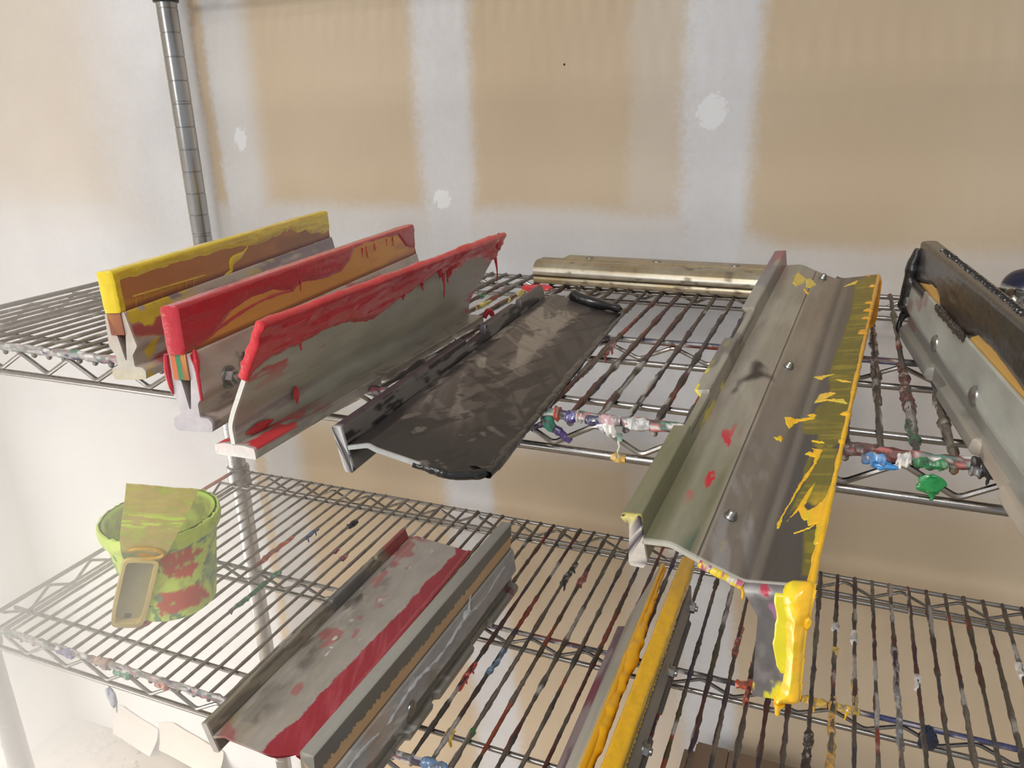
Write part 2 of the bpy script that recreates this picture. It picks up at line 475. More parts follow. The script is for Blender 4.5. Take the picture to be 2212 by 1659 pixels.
def front_ink(V, z):
    x = V[:, 0]
    s_ = V[:, 2] * 420 + V[:, 1] * 300
    c = base(len(V), srgb(140, 136, 134), .75)
    a = fbm(x * 70, s_, 51, 4); b = fbm(x * 60 + 9, s_ * .8, 67, 3); d = fbm(x * 95 + 3, s_, 83, 4)
    lay(c, srgb(74, 68, 68), ss(.48, .54, a) * .9, .7)
    lay(c, srgb(66, 54, 92), ss(.58, .62, b), .9)
    lay(c, srgb(226, 222, 220), ss(.56, .60, d), .9)
    lay(c, srgb(70, 130, 112), ss(.70, .73, 1 - b) * .9, .9)
    lay(c, srgb(96, 56, 52), ss(.80, .88, x) * ss(.42, .48, a), .9)
    lay(c, srgb(190, 110, 110), ss(.68, .71, 1 - d) * .9, .9)
    if z < -.1:
        lay(c, srgb(196, 190, 186), ss(.5, .2, x) * ss(.40, .5, a) * .7, .8)
    else:
        lay(c, srgb(176, 176, 174), ss(.6, .3, x) * ss(.40, .5, a) * .8, .8)
    return c
def dark_ink(V):
    x = V[:, 0]; s = V[:, 1] * 150 + V[:, 2] * 250
    c = base(len(V), srgb(150, 146, 142), .1)
    a = fbm(x * 30, s, 21, 4); b = fbm(x * 22 + 4, s, 33, 3)
    lay(c, srgb(60, 56, 60), ss(.48, .56, a) * ss(.35, .6, x) * .95, .9)
    lay(c, srgb(58, 62, 104), ss(.60, .66, b) * ss(.35, .6, x), .9)
    lay(c, srgb(110, 48, 40), ss(.62, .68, 1 - b) * ss(.35, .6, x), .9)
    lay(c, srgb(196, 190, 184), ss(.66, .7, a) * .8, .9)
    return c
def zigpath(x0, x1, zt, zb, y, ph, axis='x', per=.064):
    """zig-zag between two rails with rounded corners"""
    k0 = math.floor((x0 - ph) / (per / 2)); pts = []
    k = k0
    while True:
        x = ph + k * per / 2
        if x > x1: break
        if x >= x0: pts.append((x, zt if k % 2 == 0 else zb))
        k += 1
    P = rnd(pts, .0045, False, 5)
    P = dens(P, .004, False)
    z3 = np.zeros(len(P))
    if axis == 'x': return np.stack([P[:, 0], z3 + y, P[:, 1]], 1)
    return np.stack([z3 + y, P[:, 0], P[:, 1]], 1)
def shelf(z, off, fine, ph, seed):
    dk = deck_wires(z, off, fine, seed).build('shelf', M_WIRE, rack)
    dk.matrix_parent_inverse = rack_inv
    dk['label'] = {0: 'upper wire shelf'}.get(z, 'lower wire shelf') if z < .1 else 'top wire shelf'
    def sub(mb, name, m):
        o = mb.build(name, m, dk); return o
    drop = .027
    xa = np.linspace(.004, WX1, 520 if fine else 20)
    def straight(y, zz): return np.stack([xa, 0 * xa + y, 0 * xa + zz], 1)
    # front truss
    r = .0029 + .0017 * fbm(xa * 80, 0 * xa, seed, 3) if fine else .0032
    jit = (lambda a, t: 1 + .5 * (vn(a * .55, np.sin(t) * 1.5 + np.cos(t) + 9, seed + 1) - .45)) if fine else None
    sub(tube(MB(), straight(0, z), r, 12, jit=jit, colf=lambda V: front_ink(V, z)), 'front_rail', M_WIRE)
    sub(tube(MB(), straight(0, z - drop), .0032, 10), 'front_rail', M_CHROME)
    sub(tube(MB(), zigpath(.02, WX1 - .01, z - .0045, z - drop + .0045, -.0008, ph), .0021, 8), 'zigzag_wire', M_CHROME)
    # rear truss
    sub(tube(MB(), straight(D, z - .0028), .0028, 10), 'rear_rail', M_CHROME)
    sub(tube(MB(), straight(D, z - drop), .0028, 10), 'rear_rail', M_CHROME)
    sub(tube(MB(), zigpath(.02, WX1 - .01, z - .0075, z - drop + .0045, D - .0006, ph + .02), .0020, 8), 'zigzag_wire', M_CHROME)
    # middle truss and the two cross rods
    ym = .215
    sub(tube(MB(), straight(ym, z - .0048), .0029, 10, colf=dark_ink), 'middle_rail', M_WIRE)
    sub(tube(MB(), straight(ym, z - drop), .0029, 10), 'middle_rail', M_CHROME)
    sub(tube(MB(), zigpath(.012, WX1 - .01, z - .0085, z - drop + .0045, ym - .0006, ph + .01), .0020, 8), 'zigzag_wire', M_CHROME)
    for y in (.043, .411):
        sub(tube(MB(), straight(y, z - .0046), .0026, 10), 'cross_rod', M_CHROME)
    # side truss
    for xs in (0.0,):
        ya = np.linspace(.004, D - .004, 30)
        P = lambda zz: np.stack([0 * ya + xs, ya, 0 * ya + zz], 1)
        sub(tube(MB(), P(z), .003, 10, colf=lambda V: lay(base(len(V), srgb(128, 122, 114), .3), srgb(196, 100, 70), ss(.30, .32, V[:, 1]) * ss(.44, .42, V[:, 1]) * (1 if z < -.1 else 0), .9)), 'side_rail', M_WIRE)
        sub(tube(MB(), P(z - drop), .003, 10), 'side_rail', M_CHROME)
        sub(tube(MB(), zigpath(.02, D - .02, z - .0045, z - drop + .0045, xs, .03, 'y'), .0021, 8), 'zigzag_wire', M_CHROME)
    for (cx, cy) in ((0, 0), (0, D)):
        prof = [(.0150, z - .034), (.0185, z - .034), (.0190, z - .028), (.0182, z - .004), (.0190, z + .002), (.0178, z + .006), (.0150, z + .006)]
        sub(lathe(MB(), prof, (cx, cy, 0), 28), 'collar', M_CHROME)
    return dk, sub
up, up_sub = shelf(0.0, .009, True, .0008 + .0, 11)
lo, lo_sub = shelf(ZL, .0118, True, .1095 % .064, 23)
tp, tp_sub = shelf(ZT, .009, False, .01, 37)
# posts with their ring grooves
def post(cx, cy, z0, z1, name='post'):
    prof = [(.002, z0), (.0143, z0)]
    zg = z0 + .02
    k = 0
    while zg < z1 - .01:
        prof += [(.0143, zg - .0009), (.0136, zg - .0003), (.0136, zg + .0003), (.0143, zg + .0009)]
        if k % 6 == 0: prof += [(.0143, zg + .003), (.0137, zg + .0034), (.0137, zg + .0040), (.0143, zg + .0046)]
        zg += .0318; k += 1
    prof += [(.0143, z1), (.002, z1)]
    o = lathe(MB(), prof, (cx, cy, 0), 26).build(name, M_POST, rack, 25)
    o.matrix_parent_inverse = rack_inv
    return o
for cx, cy in ((0, D), (0, 0), (WX1, D), (WX1, 0)):
    post(cx, cy, ZF + .0, .62)
o = lathe(MB(), [(.0146, .3605), (.0172, .3605), (.0178, .364), (.0178, .372), (.0165, .374), (.0146, .374)], (0, D, 0), 28).build('clip_sleeve', M_BLACKP, rack); o.matrix_parent_inverse = rack_inv
o['label'] = 'black plastic clip sleeve'

# ---- dried ink lumps on the wires
RED, ORG, YEL, GRN, BLU, WHT, NAVY, PUR, BLK = (srgb(200, 40, 44), srgb(214, 92, 48), srgb(236, 190, 44), srgb(40, 122, 66), srgb(62, 104, 160), srgb(222, 218, 212), srgb(30, 38, 62), srgb(74, 58, 112), srgb(28, 27, 28))
def glob_col(rgb, seed):
    g = np.asarray(rgb); grey = np.full(3, g.mean()) * .8 + .02
    def f(V):
        a = fbm(V[:, 0] * 260, V[:, 1] * 260 + V[:, 2] * 260, seed + 3, 4)
        c = base(len(V), g * .9 + grey * .1, 1)
        lay(c, grey * .55, ss(.52, .62, a) * .75, .8)
        return lay(c, g * .5 + .38, ss(.62, .70, 1 - a) * .6, .9)
    return f
def wire_ink(sub, z, off, x, y0, y1, rgb, fat=1.0, hang=0.0, seed=1):
    kx = round((x - off) / .02) * .02 + off
    mb = MB(); n = max(6, int(abs(y1 - y0) / .002))
    ys = np.linspace(y0, y1, n); t = np.linspace(0, 1, n)
    r = (.0012 + .0013 * fat) * np.minimum(1, .6 + 6 * np.minimum(t, 1 - t)) * (.66 + .7 * fbm(ys * 75, 0 * ys, seed, 3))
    r[0] = r[-1] = .0014
    P = np.stack([0 * ys + kx + .0006 * np.sin(ys * 90), ys, 0 * ys + z - .0006 * fat], 1)
    tube(mb, P, r, 12, colf=glob_col(rgb, seed), jit=lambda a, th: 1 + .7 * (vn(a * .33, np.sin(th) * 1.6 + 5, seed) - .45))
    if hang:
        k = max(1, int(abs(y1 - y0) / .014))
        for j in range(k):
            yy = y0 + (y1 - y0) * (j + .5) / k
            drip(mb, (kx, yy, z - .001), hang * (.6 + .8 * vn(j * 3.3, seed)), .0015 * fat, col=c4(rgb), seed=seed + j)
    return sub(mb, 'dried_ink', M_INK)
L_ = lambda x, a, b, c, **k: wire_ink(lo_sub, ZL, .0118, x, a, b, c, **k)
U_ = lambda x, a, b, c, **k: wire_ink(up_sub, 0, .009, x, a, b, c, **k)
L_(.240, .215, .305, ORG, fat=1.5, seed=2); L_(.279, .12, .222, srgb(52, 132, 92), fat=1.35, hang=.004, seed=3)
L_(.261, .300, .335, BLU, fat=1.3, hang=.012, seed=4); L_(.299, .350, .374, NAVY, fat=1.8, hang=.003, seed=5)
L_(.319, .284, .297, srgb(176, 70, 90), fat=1.8, seed=6); L_(.341, .272, .288, srgb(170, 60, 76), fat=1.9, seed=7)
L_(.598, .098, .146, RED, fat=1.35, hang=.011, seed=8); L_(.618, .12, .19, srgb(84, 128, 160), fat=1.45, seed=9)
L_(.605, .034, .05, YEL, fat=1.9, hang=.02, seed=10); L_(.632, .036, .056, GRN, fat=1.3, seed=11)
L_(.657, .322, .36, srgb(170, 66, 58), fat=1.5, hang=.013, seed=12); L_(.633, .318, .375, BLK, fat=1.6, hang=.010, seed=13)
L_(.951, .10, .225, srgb(222, 166, 50), fat=1.7, hang=.006, seed=14); L_(.951, .288, .305, YEL, fat=1.8, seed=15)
L_(.972, .318, .344, WHT, fat=1.7, seed=16); L_(1.031, .262, .29, WHT, fat=1.6, seed=17); L_(.866, .18, .25, srgb(206, 80, 40), fat=1.3, hang=.01, seed=18)
L_(1.091, .31, .335, WHT, fat=1.4, hang=.006, seed=19); L_(1.13, .32, .345, WHT, fat=1.5, seed=20); L_(1.011, .17, .34, srgb(120, 120, 124), fat=1.25, seed=21)
L_(.931, .10, .17, srgb(66, 44, 40), fat=2.1, hang=.006, seed=22); L_(.951, .335, .36, WHT, fat=1.5, hang=.016, seed=24)
L_(.86, .25, .31, srgb(164, 66, 40), fat=1.4, seed=25); L_(.79, .10, .16, srgb(120, 40, 34), fat=1.5, seed=26); L_(.677, .345, .37, GRN, fat=1.2, seed=27)
L_(.972, .20, .26, srgb(220, 180, 60), fat=1.1, seed=29); L_(.19, .06, .085, ORG, fat=1.3, seed=31)
U_(.548, .265, .335, srgb(200, 186, 60), fat=1.3, seed=41); U_(.566, .30, .37, srgb(196, 180, 70), fat=1.2, seed=42); U_(.528, .32, .345, GRN, fat=1.3, seed=43)
U_(.968, .06, .20, srgb(110, 52, 48), fat=1.7, hang=.004, seed=44); U_(.968, .025, .066, srgb(58, 96, 70), fat=1.5, seed=45); U_(.948, .09, .29, srgb(92, 62, 50), fat=1.35, seed=46)
U_(.985, .01, .13, srgb(86, 78, 60), fat=1.3, seed=47); U_(.735, .15, .19, srgb(150, 56, 56), fat=1.2, hang=.008, seed=48)
U_(.695, .28, .31, srgb(206, 130, 90), fat=1.3, seed=49); U_(.716, .305, .325, PUR, fat=1.4, seed=50)
mb = MB(); lump(mb, (.589, .366, .004), .015, .008, .005, c4(srgb(206, 66, 74)), 3, .9); up_sub(mb, 'dried_ink', M_INK)
def rail_ink(sub, x0, x1, z, y, rgb, fat, drips=(), seed=1):
    mb = MB(); n = 26; xs = np.linspace(x0, x1, n); t = np.linspace(0, 1, n)
    r = .0043 * fat * np.minimum(1, .78 + 3 * np.minimum(t, 1 - t)) * (.8 + .42 * fbm(xs * 90, 0 * xs, seed, 2)); r[0] = r[-1] = .003
    tube(mb, np.stack([xs, 0 * xs + y, 0 * xs + z], 1), r, 12, colf=glob_col(rgb, seed), jit=lambda a, th: 1 + .75 * (vn(a * .28 + 3 * np.cos(th) * .3, np.sin(th) * 1.6 + 5, seed) - .45))
    for (dx, L) in drips: drip(mb, (dx, y - .002, z), L, .0017, col=c4(rgb), seed=seed)
    return sub(mb, 'dried_ink', M_INK)
rail_ink(up_sub, .738, .7425, .0005, -.0018, srgb(206, 92, 62), 1.05, [], 3)
def glob_path(sub, pts, rad, rgb, seed=1, mt=None):
    P = dens(np.array(pts), .0012, False); t = np.linspace(0, 1, len(P))
    r = np.interp(t, np.linspace(0, 1, len(rad)), rad) * (.8 + .4 * fbm(t * 8, 0 * t, seed, 2))
    mb = MB(); tube(mb, P, r, 12, colf=glob_col(rgb, seed), jit=lambda a, th: 1 + .5 * (vn(a * .3, np.sin(th) * 1.6 + 5, seed) - .5))
    return sub(mb, 'dried_ink', mt or M_INK)
glob_path(up_sub, [(.7345, -.002, -.001), (.7338, -.0035, -.006), (.7362, -.003, -.0105), (.7378, -.002, -.0125)], [.0028, .0040, .0036, .0022], srgb(44, 138, 112), 4)
glob_path(up_sub, [(.7352, -.0012, -.0085), (.7405, -.0012, -.0125), (.7455, -.0012, -.0160), (.7500, -.0012, -.0195)], [.0020, .0034, .0030, .0020], srgb(72, 50, 112), 5)
glob_path(up_sub, [(.722, -.001, -.0125), (.7290, -.001, -.0085), (.7335, -.001, -.0062)], [.0022, .0027, .0026], srgb(58, 46, 84), 6)
glob_path(up_sub, [(.7470, -.001, .0), (.7510, -.0015, -.0005), (.7545, -.001, .0)], [.0040, .0043, .0040], srgb(66, 54, 130), 7)
glob_path(up_sub, [(.7548, -.001, .0), (.7556, -.001, .0)], [.0044, .0044], WHT, 8); glob_path(up_sub, [(.7576, -.001, .0), (.7584, -.001, .0)], [.0044, .0044], WHT, 9)
glob_path(up_sub, [(.762, -.001, .0), (.766, -.0014, -.0002), (.771, -.001, 0)], [.0040, .0044, .0041], srgb(74, 72, 120), 10)
glob_path(up_sub, [(.771, -.002, .001), (.776, -.0028, .0006), (.781, -.0030, .0008), (.786, -.0022, .001)], [.0034, .0044, .0044, .0034], srgb(206, 166, 172), 11)
glob_path(up_sub, [(.7760, -.0045, -.0005), (.7775, -.0050, -.0050), (.7800, -.0042, -.0092), (.7815, -.0030, -.0112)], [.0024, .0030, .0028, .0014], srgb(224, 222, 216), 12)
glob_path(up_sub, [(.7805, -.0045, -.0005), (.7812, -.0048, -.0050), (.7820, -.0040, -.0098)], [.0026, .0030, .0018], srgb(228, 226, 218), 13)
glob_path(up_sub, [(.7725, -.0040, -.0015), (.7735, -.0042, -.0055), (.7742, -.0040, -.0085)], [.0030, .0022, .0005], srgb(222, 222, 232), 14)
glob_path(up_sub, [(.7855, -.0042, -.0075), (.7862, -.0042, -.0110), (.7868, -.0040, -.0130)], [.0020, .0022, .0012], srgb(140, 186, 166), 15)
glob_path(up_sub, [(.7852, -.0045, -.0125), (.7862, -.0045, -.0170), (.7850, -.0048, -.0205), (.7862, -.0046, -.0255)], [.0007, .0006, .0005, .0006], srgb(222, 218, 190), 16)
glob_path(up_sub, [(.7800, -.0012, -.027), (.7850, -.0014, -.027), (.7900, -.0012, -.027)], [.0030, .0036, .0030], srgb(214, 168, 50), 17)
glob_path(up_sub, [(.790, -.001, .0005), (.797, -.0014, 0), (.806, -.001, .0005)], [.0036, .0046, .0040], srgb(196, 196, 196), 18)
rail_ink(up_sub, .925, .948, .001, -.0002, srgb(104, 70, 66), .98, [], 11)
rail_ink(up_sub, .938, .952, -.003, -.002, srgb(66, 140, 206), .95, [], 13)
mb = MB(); lump(mb, (.9495, -.003, -.0075), .0026, .0026, .0026, c4(srgb(66, 140, 206)), 3, .2); up_sub(mb, 'dried_ink', M_INK)
rail_ink(up_sub, .957, .9655, -.0014, -.0018, WHT, .95, [(.96, .006)], 15)
rail_ink(up_sub, .966, .985, -.0018, -.0014, srgb(42, 122, 70), .92, [(.974, .004), (.981, .004)], 17)
rail_ink(up_sub, .996, 1.012, -.001, -.001, BLK, 1.15, [(1.006, .010)], 19)
mb = MB(); lump(mb, (.977, -.0035, -.0155), .0075, .0032, .0062, c4(srgb(30, 128, 66)), 4, .5); drip(mb, (.979, -.004, -.019), .006, .002, col=c4(srgb(30, 128, 66))); up_sub(mb, 'dried_ink', M_INK)
mb = MB(); lump(mb, (.951, -.0025, -.0068), .0085, .0026, .0024, c4(srgb(66, 140, 206)), 6, .4); up_sub(mb, 'dried_ink', M_INK)
rail_ink(lo_sub, .222, .246, ZL - .004, -.001, srgb(110, 170, 130), 1.1, [(.24, .006)], 21)
rail_ink(lo_sub, .282, .300, ZL - .003, -.001, srgb(214, 140, 116), 1.05, [], 23)
rail_ink(lo_sub, .135, .160, ZL - .001, -.001, srgb(150, 140, 186), 1.0, [], 25)
rail_ink(lo_sub, .195, .215, ZL + .001, -.001, srgb(196, 160, 140), 1.3, [], 27)
rail_ink(lo_sub, .605, .632, ZL + .002, -.001, srgb(110, 150, 196), 1.2, [], 29)
mb = MB(); lump(mb, (1.038, .212, ZL - .013), .009, .004, .013, c4(NAVY), 6, .45); lo_sub(mb, 'dried_ink', M_INK)
mb = MB(); lump(mb, (.205, -.001, ZL - .045), .006, .004, .013, c4(srgb(196, 200, 214)), 8, .6); drip(mb, (.207, 0, ZL - .05), .018, .0015, col=c4(srgb(196, 200, 214))); drip(mb, (.205, 0, ZL - .028), .012, .0008, col=c4(srgb(196, 200, 214))); lo_sub(mb, 'dried_ink', M_INK)
for x, rgb in ((.87, ORG), (.935, YEL), (.965, YEL)):
    rail_ink(lo_sub, x - .012, x + .012, ZL - .004, .214, rgb, .95, [(x, .012)], int(x * 100))

# ================================================================== squeegees and flood bars
SQ_HOLD = [(.0205, .056), (.0257, .028), (.0200, .0205), (.0200, .0110), (.0262, .0105), (.0290, .0072), (.0280, .0005), (.0150, .0000), (.0000, .0000), (-.0022, .0035), (-.0010, .0095), (.0050, .0125), (.0050, .0205), (.0006, .0280), (.0028, .055),
           (.0055, .055), (.0058, .0378), (.0100, .0372), (.0128, .0165), (.0140, .0165), (.0176, .0372), (.0178, .0378), (.0178, .056)]
def notch_warp(notches, ulim=.0225, lo=True):
    def f(u, w, v):
        m = np.zeros_like(w)
        for a, b in notches: m = np.maximum(m, ss(a - .001, a + .001, w) * ss(b + .001, b - .001, w))
        k = m * (v < .0118)
        u = np.where(u > ulim, u * (1 - k) + ulim * k, u)
        u = np.where(u < .004, u * (1 - k) + .004 * k, u)
        return u, w, v
    return f
def squeegee(name, O, th, ph, r, s, L, colH, colB, notches, layers=False):
    e = empty(name, O, th, ph, r)
    S = lambda P: [(a * s, b * s) for a, b in P]
    H = rnd(S(SQ_HOLD), .0012)
    cs = lambda f: (lambda u, w, v, nu, nv: f(u / s, w, v / s, nu, nv))
    nwp = notch_warp(notches)
    wp = lambda u, w, v: (lambda q: (q[0] * s, q[1], q[2] * s))(nwp(u / s, w, v / s))
    extrude(MB(), H, 0, L, .0016, .0018, cs(colH), wp).build('holder', M_ALU, e)
    B = [(.0058, .0378), (.0178, .0378), (.0178, .0876), (.0168, .088), (.0062, .0876), (.0055, .087)]
    if layers:
        for i, (a, b, rgb) in enumerate(((.0058, .0095, srgb(206, 108, 66)), (.0095, .0132, srgb(60, 128, 88)))):
            q = extrude(MB(), S([(a, .0378), (b, .0378), (b, .086), (a, .086)]), -.0012, L, .02, .01, lambda u, w, v, nu, nv, c=rgb: base(len(u), c, .3)).build('blade_layer', M_RUB, e)
        B = [(.0132, .0378), (.0178, .0378), (.0178, .0876), (.0132, .088)]
    extrude(MB(), S(B), -.0012, L + .0005, .002, .002, cs(colB)).build('blade', M_RUB, e)
    return e
def blade_path(s, lo=.056, hi=.0882):
    return rnd([(.0178 * s, lo * s), (.0178 * s, hi * s), (.0056 * s, (hi - .0008) * s), (.0055 * s, lo * s)], .0018, False, 4)[::1]
def hexnut(parent, u, w, v, r, hgt, nrm=1, name='bolt', stud=True, washer=True):
    """a nut standing on a face whose normal is +u (nrm=1) or -u"""
    mb = MB(); sg = nrm
    ax = 'x' if sg > 0 else '-x'
    if washer: lathe(mb, [(.0005, 0), (r * 1.35, 0), (r * 1.35, .0012), (.0005, .0012)], (u, w, v), 24, ax=ax)
    lathe(mb, [(.0005, .001), (r, .001), (r, hgt - .0008), (r * .88, hgt), (.0005, hgt)], (u, w, v), 6, ax=ax)
    if stud: lathe(mb, [(.0005, hgt), (r * .55, hgt), (r * .55, hgt + .002), (r * .42, hgt + .0028), (.0005, hgt + .0028)], (u, w, v), 16, ax=ax)
    return mb.build(name, M_BOLT, parent, 30)

ALU_W = srgb(158, 152, 142)
# ---- A: yellow squeegee at the far left
def A_hold(u, w, v, nu, nv):
    c = base(len(u), srgb(190, 182, 170), .25)
    a = fbm(w * 18, v * 90, 101, 4); b = fbm(w * 30, v * 120, 117, 4)
    lay(c, srgb(138, 122, 134), ss(.48, .64, a) * ss(.02, .06, v + .02 * b) * .85, .6)
    lay(c, srgb(190, 178, 120), ss(.60, .66, b) * .8, .7)
    lay(c, srgb(170, 60, 70), ss(.56, .64, fbm(w * 14 + 4, v * 50, 131, 3)) * ss(.11, .04, w) * .9, .8)
    lay(c, srgb(216, 190, 60), ss(.64, .68, fbm(w * 45, v * 60, 141, 3)) * ss(.12, .05, w), .9)
    lay(c, srgb(200, 196, 186), (w < .003) * .8, .3)
    lay(c, srgb(206, 194, 110), ss(.58, .7, b) * (w < .02) * (v < .02) * .7, .8)
    return c
def A_blade(u, w, v, nu, nv):
    c = base(len(u), srgb(188, 128, 78), .3)
    lay(c, srgb(150, 104, 76), ss(.16, .34, w) * .9 * ss(.35, .6, fbm(w * 20, v * 60, 6, 3)), .4)
    lay(c, srgb(206, 150, 60), ss(.066, .062, v) * ss(.16, .1, w) * .8, .5)
    lay(c, srgb(120, 60, 66), ss(.061, .0575, v) * .8, .5)
    return c
eA = squeegee('squeegee', (.3736, -.0508, .0037), -11.84, -.58, 1.61, 1.006, .417, A_hold, A_blade, [(.10, .145), (.245, .29)])
tag(eA, 'upright squeegee with yellow ink along its tan blade, nearest the left post', 'squeegee')
YA = srgb(232, 206, 48)
def A_t(s, w, u, v):
    edge = .024 - .012 * ss(.14, .26, w) * fbm(w * 30, 0 * w, 5, 3) - .010 * ss(.34, .4, w) + .004 * (fbm(w * 60, 0 * w, 7, 3) - .5)
    edge = np.where(w < .006, -.002, edge)
    m = s - edge
    streak = .0006 * (fbm(w * 14, s * 1400, 3, 3) - .5) * ss(.14, .2, w)
    return np.minimum(.0013, m * .3) * (.6 + .8 * fbm(w * 70, s * 300, 15, 3)) + streak - .0001
mb = MB(); ink_strip(mb, blade_path(1.006), -.0012, .417, A_t, lambda s, w, t: lay(base(len(s), YA, 1), srgb(206, 170, 60), ss(.5, .6, fbm(w * 20, s * 500, 8, 3)) * ss(.14, .2, w) * .8), cap0=True)
mb.build('ink_coat', M_INK, eA)
u0 = .0179 * 1.006
q = np.linspace(0, 1, 60)
mb = MB(); tube(mb, np.stack([u0 + .0004 + 0 * q, .212 - .058 * q + .006 * np.sin(q * 9), .0795 - .026 * q + .001 * np.sin(q * 15)], 1), np.interp(q, [0, .2, .45, .7, 1], [.0007, .0011, .0042, .0034, .0016]) * (.6 + .8 * fbm(q * 11, 0 * q, 3, 3)), 10, col=c4(YA)); 
V = mb.V[0]; V[:, 0] = u0 + (V[:, 0] - u0) * .3
mb.build('ink_splash', M_INK, eA)
mb = MB(); tube(mb, np.stack([u0 + .0001 + 0 * q, .018 + .105 * q, .0655 - .003 * q], 1), .0009 * (.6 + .8 * fbm(q * 30, 0 * q, 13, 3)), 8, col=c4(srgb(214, 176, 66)))
for k in range(8): drip(mb, (u0 + .0002, .02 + .012 * k, .066 - .0004 * k), .005 + .005 * vn(k, 5), .0004, (0, -.1, -1), c4(srgb(214, 176, 66)), k)
mb.build('ink_splash', M_INK, eA)

# ---- B: red squeegee beside it
def B_hold(u, w, v, nu, nv):
    c = base(len(u), srgb(192, 186, 176), .2)
    a = fbm(w * 16, v * 70, 201, 4); b = fbm(w * 34, v * 130, 217, 4)
    lay(c, srgb(178, 162, 152), ss(.45, .65, a) * .6, .3)
    lay(c, srgb(120, 114, 116), ss(.5, .62, b) * (v < .024) * .8, .3)
    lay(c, srgb(70, 66, 66), ss(.60, .66, fbm(w * 60, v * 160, 9, 3)) * ss(.04, .055, w) * ss(.085, .07, w) * (v > .03), .7)
    lay(c, srgb(178, 90, 92), ss(.58, .66, fbm(w * 24, v * 60, 27, 3)) * ss(.15, .2, w) * (v > .03) * .7, .7)
    lay(c, srgb(196, 192, 200), (w < .003) * .8, .3)
    lay(c, srgb(176, 50, 62), ss(.60, .64, b) * (w < .01) * ss(.02, .04, v) * (u > .02), .9)
    return c
def B_blade(u, w, v, nu, nv):
    c = base(len(u), srgb(222, 166, 84), .3)
    lay(c, srgb(196, 120, 84), ss(.5, .62, fbm(w * 22, v * 140, 31, 3)) * ss(.25, .33, w) * .7, .5)
    lay(c, srgb(120, 44, 44), ss(.060, .0572, v) * .7, .5)
    return c
eB = squeegee('squeegee', (.506, -.119, .003), -7.36, -.57, .59, .989, .404, B_hold, B_blade, [(.10, .145), (.245, .29)], True)
tag(eB, 'upright squeegee with red ink over its yellow blade and a hex nut on the side', 'squeegee')
hexnut(eB, .0243, .031, .0297, .0062, .0058, 1)
RB = srgb(186, 46, 60)
def B_edge(w):
    kx = [-.01, .0, .013, .030, .055, .08, .112, .14, .152, .19, .225, .245, .255, .29, .33, .36, .38, .41]
    ky = [.000, .001, .002, .004, .016, .0195, .0195, .0115, .0165, .0125, .0125, .020, .029, .0295, .0285, .0265, .012, .004]
    return np.interp(w, kx, ky)
def B_t(s, w, u, v):
    m = s - B_edge(w) - .0016 * (fbm(w * 90, 0 * w, 25, 3) - .5)
    return np.minimum(.0011, m * .28) * (.7 + .6 * fbm(w * 50, s * 260, 35, 3)) - .0001
mb = MB(); ink_strip(mb, blade_path(.989), -.0016, .404, B_t, lambda s, w, t: base(len(s), RB, 1), cap0=True, cap1=True)
for w, L in ((.405, .034), (.402, .022)): drip(mb, (.017, w + .0015, .083), L, .0012, (0, .15, -1), c4(RB), 3)
for w, L in ((.152, .012), (.20, .006), (.272, .010), (.281, .012), (.30, .008), (.33, .007), (.345, .010)): drip(mb, (.0178, w, .0765 + .006 * (w > .24)), L, .0007, (.02, 0, -1), c4(RB), int(w * 1000))
mb.build('ink_coat', M_INK, eB)
q = np.linspace(0, 1, 60)
mb = MB(); tube(mb, np.stack([.0177 + 0 * q, .010 + .125 * q, .0575 + .013 * np.sin(q * 2.0)], 1), .0013 * (.5 + 1.0 * fbm(q * 14, 0 * q, 3, 3)), 8, col=c4(srgb(198, 74, 70)))
V = mb.V[0]; V[:, 0] = .0177 + (V[:, 0] - .0177) * .3
mb.build('ink_splash', M_INK, eB)
mb = MB(); tube(mb, np.stack([.0215 + .003 * q, .0035 - .005 * q, .0575 - .034 * q], 1), np.interp(q, [0, .25, .5, 1], [.0012, .0026, .0014, .0009]), 8, col=c4(RB)); mb.build('ink_splash', M_INK, eB)
mb = MB(); tube(mb, np.stack([.0022 - .0012 * np.sin(q * 3), -.0004 + 0 * q, .0545 - .028 * q], 1), np.interp(q, [0, .4, .8, 1], [.0016, .0024, .0018, .0006]), 8, col=c4(RB)); mb.build('ink_splash', M_INK, eB)

# ---- flood bars with a T foot and a slanting plate
def floodbar(name, O, th, ph, r, s, L, colF, colP, notches, side, plate=((-.0128, .0065), (-.0134, .0196), (-.0096, .0285), (.0046, .0555), (.0198, .0861)), foot=((-.0276, -.001), (-.0276, .0055), (-.02, .0072), (-.005, .0072), (.0028, .0062), (.0034, -.001)), w1f=None, w0f=None, t=.0031, dw=.0022, ds=.0022, mat=None):
    e = empty(name, O, th, ph, r)
    S = lambda P: np.array(P) * s
    def wp(u, w, v):
        m = np.zeros_like(w)
        for a, b in notches: m = np.maximum(m, ss(a - .001, a + .001, w) * ss(b + .001, b - .001, w))
        return (side(u / s, v / s, m)[0] * s, w, side(u / s, v / s, m)[1] * s)
    extrude(MB(), rnd(S(foot), .0012), 0, L, dw, ds, lambda u, w, v, nu, nv: colF(u / s, w, v / s, nu, nv), wp).build('foot_flange', mat or M_ALU, e)
    P = rnd(S(plate), .003, False, 3)
    extrude(MB(), thick(P, t), 0, L, dw, ds, lambda u, w, v, nu, nv: colP(u / s, w, v / s, nu, nv), None, True, w0f, w1f).build('plate', mat or M_ALU, e)
    return e
def sideC(u, v, m):
    u = np.where(u > -.004, u * (1 - m) - .004 * m, u); return u, v
